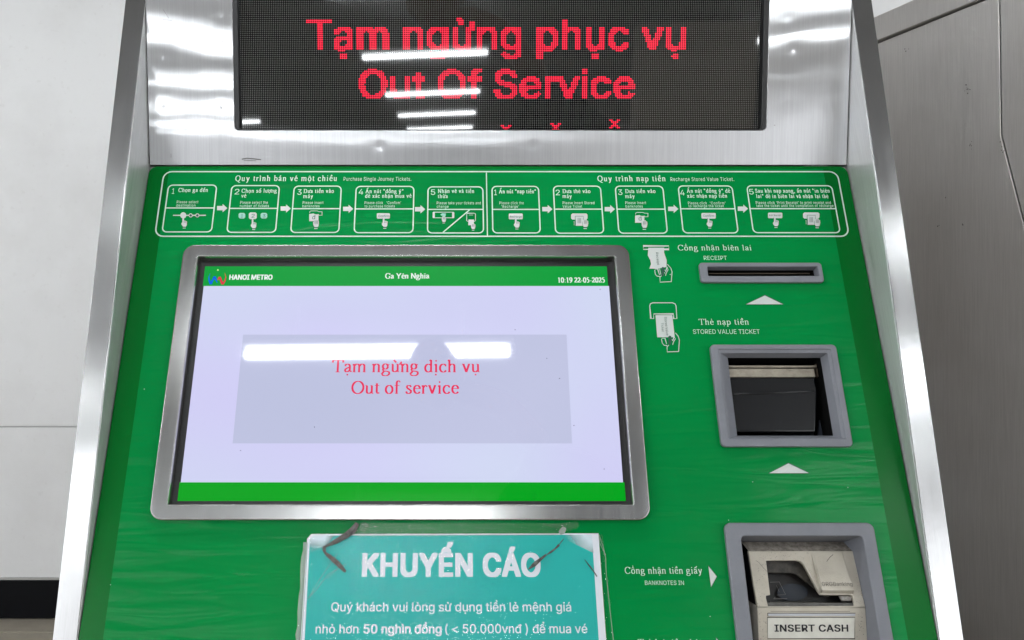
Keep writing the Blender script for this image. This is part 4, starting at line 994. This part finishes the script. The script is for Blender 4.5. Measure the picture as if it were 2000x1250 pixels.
q = [G.uv(x, y, -.014) for x, y in ((1430, 843.5), (1593, 843.5), (1596, 760), (1592, 746), (1592, 737.5), (1418, 737.5))]
plate('reader_mouth', G, [q], -.014, .03, M['smoke'], vs1, .0016, 3)
q = [G.uv(x, y, -.0125) for x, y in ((1432, 772), (1590, 765), (1590, 761.5), (1432, 768))]
plate('reader_ridge', G, [q], -.0125, .003, M['smoke'], vs1, .0012, 3)
q = [G.uv(x, y, -.030) for x, y in ((1598, 852), (1640, 852), (1628, 792), (1606, 780))]
plate('slot_side_lining', G, [q], -.030, .004, flat('blue grey lining', (.035, .042, .06), .5), vs1)

# --- banknote slot and the acceptor in it
bs = child('banknote_slot', tm, G.p(.44, -.06))
bo = rrect(cx0, cyb, cx1, cyt, .007, 5); ii_ = rrect(ix0, iyb, ix1, iyt, .004, 4)
plate('slot_bezel', G, [bo, ii_], .006, .0058, M['grey'], bs, .0014, 3)
loft('slot_throat', G, (ix0, iyb, ix1, iyt), .0045, (ix0 + .002, iyb, ix1 - .004, iyt - .0038), -.030, M['grey'], bs)
loft('slot_throat', G, (ix0 + .002, iyb, ix1 - .004, iyt - .0038), -.030, (ix0 + .002, iyb, ix1 - .004, iyt - .001), -.07, M['dark'], bs)
plate('slot_back', G, [[(ix0, iyb), (ix1, iyb), (ix1, iyt), (ix0, iyt)]], -.068, .002, M['dark'], bs)
def gp3(x, y, w): a = G.uv(x, y, w); return np.array(G.p(a[0], a[1], w))
a0 = gp3(1565, 1076, -.016); a1 = gp3(1584, 1186, -.009); a2 = gp3(1584, 1250, -.016)
AU = Plane(a1, RT, a0 * [0, 1, 1] - a1 * [0, 1, 1]); AL = Plane(a1, RT, a1 * [0, 1, 1] - a2 * [0, 1, 1])
eL, eR = AU.uv(1470, 1131)[0], AU.uv(1678, 1131)[0]
vT = AU.uv(1565, 1076)[1]
def pxs(P, l, w=0): return [P.uv(x, y, w) for x, y in l]
cut = pxs(AU, [(1496.4, 1094.6), (1556, 1094.6), (1563, 1096.5), (1569.4, 1102), (1599.7, 1157.6), (1603, 1161.8), (1663, 1162.3), (1667, 1168), (1668.5, 1183), (1500.5, 1184.5), (1496.4, 1168), (1496.4, 1163), (1504.5, 1161.8)])
bevel0 = .0007
plate('acceptor_face', AU, [[(eL, .0002), (eR, .0002), (eR, vT), (eL, vT)], cut], 0, .004, M['beige'], bs, bevel0, 2)
plate('acceptor_body', AU, [[(eL + .002, -.002), (eR - .002, -.002), (eR - .002, vT - .001), (eL + .002, vT - .001)], [(cx_ , cy_) for cx_, cy_ in inset((cut[0][0] - .002, cut[9][1] - .0005, cut[8][0] + .002, cut[0][1] + .002), 0)]], -.0042, .045, flat('black acceptor body', (.012, .012, .013), .5), bs)
# dark interior
plate('note_chamber', AU, [inset((cut[0][0] - .006, cut[9][1] - .004, cut[8][0] + .006, cut[0][1] + .006), 0)], -.022, .003, worn('dark chamber', (.016, .013, .012), (.009, .008, .008), .35, 90), bs)  # near-black brown mottling for the inside of the chamber
plate('chamber_shelf', AU, [pxs(AU, [(1490, 1088), (1575, 1088), (1620, 1165), (1612, 1165), (1556, 1122), (1546, 1119), (1490, 1119)], -.010)], -.010, .003, worn('dark shelf', (.07, .062, .05), (.02, .018, .016), .45, 120), bs, .0006)  # shelf in mottled dark brown
plate('glow_oval', AU, [[(lambda q: q)(AU.uv(1548 + 30 * math.cos(t * .314), 1157 + 17 * math.sin(t * .314), -.0185)) for t in range(20)][::-1]], -.0185, .001, flat('blue grey glow', (.045, .052, .065), .18), bs)  # bluish glow inside the chamber, put into the colour of an oval plate
pr = Print(AU, -.0170)
def za(x, y): return (1430 + x / 5.953, 1040 + y / 5.953)
pr.line_px([za(*p) for p in ((440, 578), (548, 575), (620, 722), (515, 728))], .6); pr.line_px([za(*p) for p in ((515, 615), (548, 690))], .5); pr.line_px([za(*p) for p in ((500, 750), (480, 772), (640, 768))], .7)
pr.make('moulded_outline', flat('pale moulded line', (.22, .21, .20), .4), bs)
plate('lower_lip', AU, [pxs(AU, [(1500, 1184.3), (1668, 1184.3), (1667.5, 1177), (1499, 1176)], -.002)], -.002, .010, worn('dark grey lip', (.12, .117, .105), (.07, .066, .06), .4, 90), bs, .0008)
plate('lens_chip', AU, [pxs(AU, [(1646, 1173.5), (1664, 1173.5), (1663, 1164), (1640, 1164)], -.004)], -.004, .004, worn('grimy white lens', (.42, .40, .37), (.25, .23, .21), .4, 300), bs, .0008)
# raised block on the right, sloping wedge beside it
def blk():
    t = [(1591, 1077), (1647, 1077), (1667.5, 1153), (1605, 1153)]
    q = [AU.uv(x, y, .0045) for x, y in t]
    hgt = [.0010, .0010, .0050, .0050]
    v = [AU.p(p[0], p[1], h) for p, h in zip(q, hgt)]
    o = pxs(AU, [(1589.5, 1077), (1647.5, 1077), (1667.5, 1160.5), (1603.5, 1160.5)], 0)
    v += [AU.p(p[0], p[1], -.001) for p in o]
    me = mesh_py('raised_block', v, [(3, 2, 1, 0)] + [(i, (i + 1) % 4, (i + 1) % 4 + 4, i + 4) for i in range(4)])
    bm = bmesh.new(); bm.from_mesh(me); bmesh.ops.recalc_face_normals(bm, faces=bm.faces); bm.to_mesh(me); bm.free()
    n = me.polygons[0].normal
    if n.dot(Vector(AU.n)) < 0: me.flip_normals()
    bevel_mesh(me, .0006, 2); return link('raised_block', me, M['beige'], bs)
blk()
v = [AU.p(*AU.uv(*p, w_), w_) for p, w_ in (((1583.5, 1077), .0002), ((1590.5, 1077), .0002), ((1604, 1153), .0042), ((1600, 1158), .0002))]
me = mesh_py('wedge', v + [AU.p(*AU.uv(1597, 1110, -.001), -.001)], [(0, 3, 2, 1), (0, 1, 4), (1, 2, 4), (2, 3, 4), (3, 0, 4)]); link('wedge', me, M['beige'], bs)
sans_px(AU, 'GRGBanking', 1606, 1665.5, 1144.5, 7.8, .0052, flat('engraved grey', (.19, .175, .15), .6), bs, 'maker_name', -.014, 1.0)
# grimy top and the lower face with the label
v = [AU.p(eL + .0006, vT, -.0005), AU.p(eR - .0006, vT, -.0005)]; ax_ = float(a1[0]); tq = [G.uv(1449, 1056, -.030), G.uv(1664, 1056, -.030)]
v += [Vector(G.p(ax_ + eR + .001, iyt - .0040, -.0295)), Vector(G.p(ax_ + eL - .001, iyt - .0040, -.0295))]
link('grimy_top', mesh_py('grimy_top', v, [(0, 1, 2, 3)]), M['beige_dirty'], bs)
lb = AL.uv(1584, 1250)[1] - .05
lo_cut = pxs(AL, [(1499.5, 1198.3), (1671, 1198.3), (1671.3, 1203.5), (1499.7, 1203.5)])
plate('label_holder', AL, [[(eL, lb), (eR, lb), (eR, -.0002), (eL, -.0002)]], 0, .03, M['beige'], bs, .0007, 2)
pr = Print(AL, .0003)
pr.line_px([(1500, 1197.6), (1671, 1197.6)], 1.2); pr.line_px([(1499.5, 1197), (1499.5, 1203)], 1.2)
fr_ = [(1498.8, 1205.8), (1670.2, 1205.8), (1669.5, 1247.4), (1499, 1247.4)]
pr.line_px(fr_, 1.1, True); pr.line_px([(1505, 1194), (1660, 1194)], .6); pr.make('dark_line', flat('dark brown line', (.07, .062, .05), .8), bs)  # dark lines along the ridge, the recess and the label edge
plate('light_strip', AL, [pxs(AL, [(1501, 1203), (1670.5, 1203), (1670.5, 1198.8), (1501, 1198.8)], .0005)], .0005, .0012, flat('pale blue white strip', (.55, .57, .62), .3), bs, .0003)
plate('label_plate', AL, [pxs(AL, [(1500, 1246.6), (1668.6, 1246.6), (1669.2, 1206.8), (1500, 1206.8)], .0006)], .0006, .0012, M['plate'], bs, .0002)
sans_px(AL, 'INSERT CASH', 1513, 1657, 1233.4, 13.2, .0009, M['ink'], bs, 'label_lettering', .022, 1.05)
# specks of dirt over the acceptor
pr = Print(AU, .0003); pr2 = Print(AL, .0003)
for k in range(230):
    e = random.random()
    x, y = (random.uniform(1476, 1496), random.uniform(1090, 1186)) if e < .3 else (random.uniform(1570, 1600), random.uniform(1080, 1150)) if e < .45 else (random.uniform(1672, 1686), random.uniform(1120, 1185)) if e < .75 else (random.uniform(1480, 1580), random.uniform(1078, 1092))
    if 1569 < x < 1600 and y > 1100 + (x - 1569) * 1.6: continue
    c = AU.uv(x, y); r = random.choice((.00015, .0002, .0003))
    pr.poly([(c[0] + r * math.cos(t) * random.uniform(.6, 1.5), c[1] + r * math.sin(t)) for t in (0, 1.2, 2.4, 3.6, 4.8)])
for k in range(70):
    x, y = random.choice((random.uniform(1480, 1496), random.uniform(1673, 1687))), random.uniform(1190, 1249)
    c = AL.uv(x, y); r = random.choice((.00015, .0002, .00035)); pr2.poly([(c[0] + r * math.cos(t) * random.uniform(.6, 2), c[1] + r * math.sin(t)) for t in (0, 1.2, 2.4, 3.6, 4.8)])
pr.line_px([za(*p) for p in ((275, 325), (310, 350), (360, 410), (405, 455))], .6); pr.make('dirt_specks', flat('dirt', (.09, .08, .065), .9), bs, kind='stuff')
pr2.make('dirt_specks', bpy.data.materials['dirt'], bs, kind='stuff')
pr = Print(AU, .0052); pr.line_px([za(*p) for p in ((1175, 255), (1140, 285), (1110, 320), (1100, 340))], .9); pr.make('scratch', bpy.data.materials['dirt'], bs, kind='stuff')

# ================================================================ the laminated notice and its tape
nt_ = thing('laminated_notice', tuple(G.p(-.002, -.14, .003)), 'teal laminated notice with white Vietnamese lettering taped below the screen', 'notice')
WN = .0034
botn = 1330
def ext(xa, ya, xb, yb, y): return (xa + (xb - xa) * (y - ya) / (yb - ya), y)
sheet = [(608, 1043), (1168.8, 1041.7), ext(1168.8, 1041.7, 1184, 1250, botn), ext(600, 1052, 587, 1250, botn), (600, 1052)]
plate('paper_sheet', G, [pxs(G, sheet, WN)[::-1]], WN, .0004, M['poster_white'], nt_)
teal = [(612, 1046), (1156, 1044.3), ext(1157, 1048, 1169.7, 1250, botn), ext(605.5, 1055, 595, 1250, botn), (605.5, 1053)]
plate('teal_print', G, [pxs(G, teal, WN)[::-1]], WN + .0001, 0, M['teal'], nt_)
WX = WN + .0002
sans_px(G, 'KHUYẾN CÁO', 706.5, 1056.5, 1124.8, 43, WX, M['poster_white'], nt_, 'notice_heading', .036, 1.05)
sans_px(G, 'Quý khách vui lòng sử dụng tiền lẻ mệnh giá', 646.5, 1116, 1194, 17.4, WX, M['poster_white'], nt_, 'notice_text', .010)
sans_px(G, 'nhỏ hơn', 616, 700, 1237, 17.4, WX, M['poster_white'], nt_, 'notice_text', .010)
sans_px(G, '50 nghìn đồng', 709.6, 862.6, 1237, 17.4, WX, M['poster_white'], nt_, 'notice_text', .024)
sans_px(G, '( < 50.000vnđ ) để mua vé', 869.5, 1147.5, 1236.5, 17.4, WX, M['poster_white'], nt_, 'notice_text', .010)
# corners where the print pales to a whitish wash
def fade_mat(name, cpx, rpx):
    m, nt, b = new_mat(name); nt.nodes.remove(b); out = nt.nodes['Material Output']
    c = G.p(*G.uv(*cpx)); v = coords(nt, (1, 1, 1))
    d = N(nt, 'ShaderNodeVectorMath', operation='DISTANCE'); nt.links.new(v, d.inputs[0]); d.inputs[1].default_value = tuple(c)
    n = noise(nt, v, 60, 3); ad = N(nt, 'ShaderNodeMath', operation='MULTIPLY_ADD'); nt.links.new(n, ad.inputs[0]); ad.inputs[1].default_value = .012; nt.links.new(d.outputs['Value'], ad.inputs[2])
    f = mrange(nt, ad.outputs[0], .95, 0, .008 + rpx * .00025, .008 + rpx * .00058)
    t = N(nt, 'ShaderNodeBsdfTransparent'); df = N(nt, 'ShaderNodeBsdfDiffuse'); df.inputs[0].default_value = (.72, .82, .88, 1)
    mx = N(nt, 'ShaderNodeMixShader'); nt.links.new(f, mx.inputs[0]); nt.links.new(t.outputs[0], mx.inputs[1]); nt.links.new(df.outputs[0], mx.inputs[2]); nt.links.new(mx.outputs[0], out.inputs['Surface']); return m
plate('pale_corner', G, [pxs(G, [(612, 1046), (680, 1046), (605.5, 1110), (605.5, 1053)], WX)[::-1]], WX, 0, fade_mat('pale left corner', (622, 1036), 34), nt_)
plate('pale_corner', G, [pxs(G, [(1085, 1044.5), (1156, 1044.3), (1159, 1080)], WX)[::-1]], WX, 0, fade_mat('pale right corner', (1165, 1030), 58), nt_)
# laminate with a rippled rim
def rim(pts, n=14, amp=1.2):
    out = []
    for (xa, ya), (xb, yb) in zip(pts, pts[1:]):
        for k in range(n): t = k / n; out.append((xa + (xb - xa) * t + random.uniform(-amp, amp), ya + (yb - ya) * t + random.uniform(-.4, .4)))
    return out
R1 = rim([(1176, 1041), (1184, 1087), (1190, 1150), ext(1190, 1150, 1198, 1250, botn)], 5, .7)
L1 = rim([ext(590, 1110, 580, 1250, botn), (580, 1250), (585, 1180), (590, 1110), (592, 1066)], 5, 1.2)
lam_o = [(604, 1042), (1176, 1040.5)] + R1 + [ext(1190, 1150, 1198, 1250, botn)] + L1 + [(592, 1064)]
lp = pxs(G, lam_o, WN + .0006)
def grid_fill(name, loop, w, amp, mat, parent):
    me = plate_mesh([loop[::-1]], 0); bm = bmesh.new(); bm.from_mesh(me); bmesh.ops.triangulate(bm, faces=bm.faces)
    bm.to_mesh(me); bm.free(); me.transform(G.mat(w)); return link(name, me, mat, parent)
grid_fill('laminate_sleeve', lp, WN + .0007, 0, M['laminate'], nt_)
# crinkled clear rim standing off the panel on both sides
def ribbon(name, pin, pout, w0, w1, mat, parent):
    vs, fs = [], []
    for k, (a, b_) in enumerate(zip(pin, pout)):
        ww = w1 + random.uniform(-.0012, .0016); m_ = ((a[0] + b_[0]) / 2, (a[1] + b_[1]) / 2)
        vs += [G.p(*G.uv(*a, w0), w0), G.p(*G.uv(*m_, w0 + .001), w0 + random.uniform(.0002, .0022)), G.p(*G.uv(*b_, ww), ww)]
        if k: c = 3 * k; fs += [(c - 3, c, c + 1, c - 2), (c - 2, c + 1, c + 2, c - 1)]
    return link(name, mesh_py(name, vs, fs), mat, parent, True)
ys = [1044 + 15 * k for k in range(20)]
ribbon('laminate_rim', [ext(1169, 1041.7, 1184.5, 1250, y) for y in ys], [(ext(1177, 1041, 1199, 1250, y)[0] + random.uniform(-1, 1), y) for y in ys], WN + .0008, .003, M['laminate'], nt_)
ribbon('laminate_rim', [(ext(600, 1060, 586, 1250, y)[0], y) for y in ys[1:]], [(ext(592, 1060, 577.5, 1250, y)[0] + random.uniform(-2, 1.5), y) for y in ys[1:]], WN + .0008, .002, M['wrinkle'], nt_)
pr = Print(G, WN + .0012)
for l in ([(597.5, 1062), (600, 1060), (598, 1110), (592, 1200), (589, 1250)], [(603, 1168), (622, 1135), (646, 1100), (660, 1080)], [(600, 1170), (618, 1152), (640, 1123), (660, 1110)], [(640, 1130), (660, 1110), (676, 1102)],
          [(1170, 1045), (1178, 1068), (1183, 1090), (1184, 1120), (1190, 1180), (1196, 1232), (1198, 1250)], [(1171, 1046), (1171, 1060), (1183, 1084)]): pr.line_px(l, 1.1)
pr.make('laminate_crease', M['wrinkle'], nt_)  # creases, with the white reflections along them drawn in as hazy strips

tp = thing('packing_tape', tuple(G.p(.0, -.03, .004)), 'strip of clear packing tape over the top of the teal notice, grimy curled ends', 'tape')
WT = WN + .0016
plate('clear_strip', G, [pxs(G, [(697, 1022), (1130, 1022), (1127, 1032), (1108, 1038), (1096, 1044), (1080, 1046), (700, 1049), (690, 1044), (676, 1050)], WT)[::-1]], WT, 0, M['tape'], tp)
def grime(name, pts, ws, mat=M['tape_edge'], w=WT + .0008):
    pr = Print(G, w); q = pr.px(pts); k = (G.uv(891, 1060, w)[0] - G.uv(890, 1060, w)[0]) / 2
    vs, fs = [], []
    for i, p in enumerate(q):
        a, c = q[max(i - 1, 0)], q[min(i + 1, len(q) - 1)]; l = math.hypot(c[0] - a[0], c[1] - a[1]); nx, ny = -(c[1] - a[1]) / l, (c[0] - a[0]) / l
        h = ws[i] * 1.35 * k
        vs += [G.p(p[0] + nx * h, p[1] + ny * h, w), G.p(p[0], p[1], w + .0005), G.p(p[0] - nx * h, p[1] - ny * h, w)]
        if i: c3 = 3 * i; fs += [(c3 - 3, c3 - 2, c3 + 1, c3), (c3 - 2, c3 - 1, c3 + 2, c3 + 1)]
    return link(name, mesh_py(name, vs, fs), mat, tp)
grime('curled_edge', [(698, 1022), (690, 1035), (676, 1046), (655, 1058), (634, 1068)], [6, 10, 9, 7, 2.5])
grime('curled_edge', [(633, 1066), (633, 1072), (634, 1079)], [3, 5, 4])
grime('curled_edge', [(634, 1079), (645, 1088), (660, 1101), (675, 1117)], [3, 6, 7, 4])
grime('curled_edge', [(1067, 1083), (1056, 1092), (1044, 1102), (1032, 1112)], [2.5, 4, 6, 1.5])
grime('curled_edge', [(1092, 1064), (1084, 1072), (1076, 1078), (1068, 1083)], [3.5, 2, 3, 1.2])
grime('curled_edge', [(1101, 1052), (1096, 1058), (1092, 1064)], [.8, 1.5, .8])
grime('curled_edge', [(1142, 1093), (1152, 1106), (1159, 1115), (1166, 1126)], [.6, 2, 1.6, 1.6])
grime('tape_smudge', [(1130, 1024), (1112, 1026), (1095, 1028), (1060, 1024)], [8, 10, 7, 3], M['tape'])
grime('tape_smudge', [(704, 1026), (712, 1030), (722, 1026)], [10, 16, 4], M['tape'])
grime('tape_smudge', [(1103, 1030), (1098, 1038), (1093, 1042)], [6, 9, 5], M['wrinkle'])

# ================================================================ the photographer, leaning in from the right: mirrored in the glass
def skin(name, pts, edges, mat, parent, root=0, sub=2):
    me = bpy.data.meshes.new(name); me.from_pydata([p[:3] for p in pts], edges, [])
    ob = bpy.data.objects.new(name, me); col.objects.link(ob)
    ob.modifiers.new('s', 'SKIN'); ob.modifiers.new('d', 'SUBSURF').levels = sub
    for v, p in zip(me.skin_vertices[0].data, pts): r = p[3]; v.radius = (r, p[4] if len(p) > 4 else r)
    me.skin_vertices[0].data[root].use_root = True
    m2 = bpy.data.meshes.new_from_object(ob.evaluated_get(bpy.context.evaluated_depsgraph_get()))
    bpy.data.objects.remove(ob); m2.name = name
    return link(name, m2, mat, parent, True)
yb_ = -.33
person = thing('person', (.34, yb_, 0), 'person in dark clothes leaning in with a phone, seen only as a reflection', 'person')
M['skin'] = flat('skin', (.30, .17, .11), .5); M['shirt'] = worn('dark cotton shirt', (.03, .033, .04), (.02, .022, .028), .9, 40, .2)
M['trouser'] = worn('dark trousers', (.03, .03, .035), (.02, .02, .025), .9, 40, .2); M['hair'] = flat('black hair', (.01, .009, .008), .5)
body = [(.36, yb_, 1.00, .15, .11), (.35, yb_, 1.18, .145, .10), (.32, yb_, 1.36, .16, .11), (.28, yb_, 1.52, .09, .08), (.24, yb_, 1.62, .050),
        (.15, yb_, 1.43, .055), (.06, yb_ + .06, 1.19, .045), (-.02, -.13, 1.10, .036), (-.035, -.085, 1.10, .030),
        (.47, yb_ - .02, 1.43, .058), (.48, yb_ + .06, 1.18, .047), (.27, -.13, 1.10, .036), (.165, -.085, 1.10, .030)]
skin('shirt', body, [(0, 1), (1, 2), (2, 3), (3, 4), (3, 5), (5, 6), (6, 7), (7, 8), (3, 9), (9, 10), (10, 11), (11, 12)], M['shirt'], person)
skin('trousers', [(.36, yb_, 1.0, .15, .11), (.26, yb_, .88, .085), (.24, yb_ + .02, .50, .06), (.24, yb_ - .01, .09, .045), (.45, yb_, .88, .085), (.47, yb_ + .02, .50, .06), (.47, yb_ - .01, .09, .045)], [(0, 1), (1, 2), (2, 3), (0, 4), (4, 5), (5, 6)], M['trouser'], person)
for x in (.24, .47): skin('shoe', [(x, yb_ - .04, .045, .042), (x, yb_ + .05, .04, .042), (x, yb_ + .15, .03, .034)], [(0, 1), (1, 2)], M['trouser'], person)
def ell(name, c, r, mat, parent, sculpt=None, seg=28, rot=None):
    bm = bmesh.new(); bmesh.ops.create_uvsphere(bm, u_segments=seg, v_segments=seg // 2 + 4, radius=1)
    for v in bm.verts:
        x, y, z = v.co
        if sculpt: x, y, z = sculpt(x, y, z)
        v.co = (c[0] + x * r[0], c[1] + y * r[1], c[2] + z * r[2])
    me = bpy.data.meshes.new(name); bm.to_mesh(me); bm.free(); me.transform(HR); return link(name, me, mat, parent, True)
hc = (-.060, yb_, 1.845)
HR = Matrix.Translation(hc) @ Matrix.Rotation(math.radians(-14), 4, 'Y') @ Matrix.Translation([-a for a in hc])
def face(x, y, z):
    w = 1 - .28 * max(0, -z) ** 1.5
    g = lambda cx, cz, s: math.exp(-(((x - cx) ** 2 + (z - cz) ** 2) / s))
    y2 = y
    if y > .3: y2 = y + .22 * g(0, -.18, .018) + .08 * g(0, -.5, .02) - .10 * g(.34, .02, .03) - .10 * g(-.34, .02, .03) + .06 * g(0, -.85, .05)
    return x * w, y2, z
head = ell('head', hc, (.074, .095, .116), M['skin'], person, face, 48)
for s in (-1, 1):
    ell('ear', (hc[0] + s * .073, hc[1] - .005, hc[2] - .01), (.010, .018, .030), M['skin'], head)
    ell('eye', (hc[0] + s * .028, hc[1] + .083, hc[2] + .004), (.012, .008, .007), M['ink'], head)
ell('mouth', (hc[0], hc[1] + .088, hc[2] - .060), (.024, .006, .005), flat('lips', (.25, .10, .08), .4), head)
ell('hair', (hc[0], hc[1] - .016, hc[2] + .014), (.079, .098, .112), M['hair'], head, lambda x, y, z: (x, y if y < .35 or z > .35 else .35 - (y - .35) * .5, z if z > -.5 else -.5))
skin('neck', [(.245, yb_, 1.60, .046), (.14, yb_, 1.745, .040), (-.01, yb_ - .01, 1.80, .042)], [(0, 1), (1, 2)], M['skin'], person, 0, 1)
ph = thing('smartphone', (.045, -.012, 1.098), 'black smartphone held sideways by the photographer, seen only as a reflection', 'phone')
link('phone_body', box_mesh('phone_body', (-.032, -.018, 1.062), (.120, -.009, 1.136), .004), M['black'], ph)
link('lens', box_mesh('lens', (-.010, -.0088, 1.090), (.012, -.0065, 1.110), .002), M['smoke'], ph)
for s, x in ((-1, -.045), (1, .133)):
    w0 = (x + s * .012, -.035, 1.098)
    pts = [(w0[0] + s * .012, -.075, 1.10, .026, .020), (w0[0], -.045, 1.10, .030, .016)]; ed = [(0, 1)]
    for k in range(4):
        z = 1.125 - .017 * k; i = len(pts)
        pts += [(w0[0] - s * .006, -.026, z, .0085), (w0[0] - s * .016, -.004 - .001 * k, z, .0078), (w0[0] - s * (.034 - .004 * abs(k - 1)), -.001, z - .002, .007)]; ed += [(1, i), (i, i + 1), (i + 1, i + 2)]
    i = len(pts); pts += [(w0[0] - s * .004, -.052, 1.075, .010), (w0[0] - s * .026, -.032, 1.062, .009), (w0[0] - s * .046, -.028, 1.066, .008)]; ed += [(0, i), (i, i + 1), (i + 1, i + 2)]
    skin('hand', pts, ed, M['skin'], person, 0, 1)
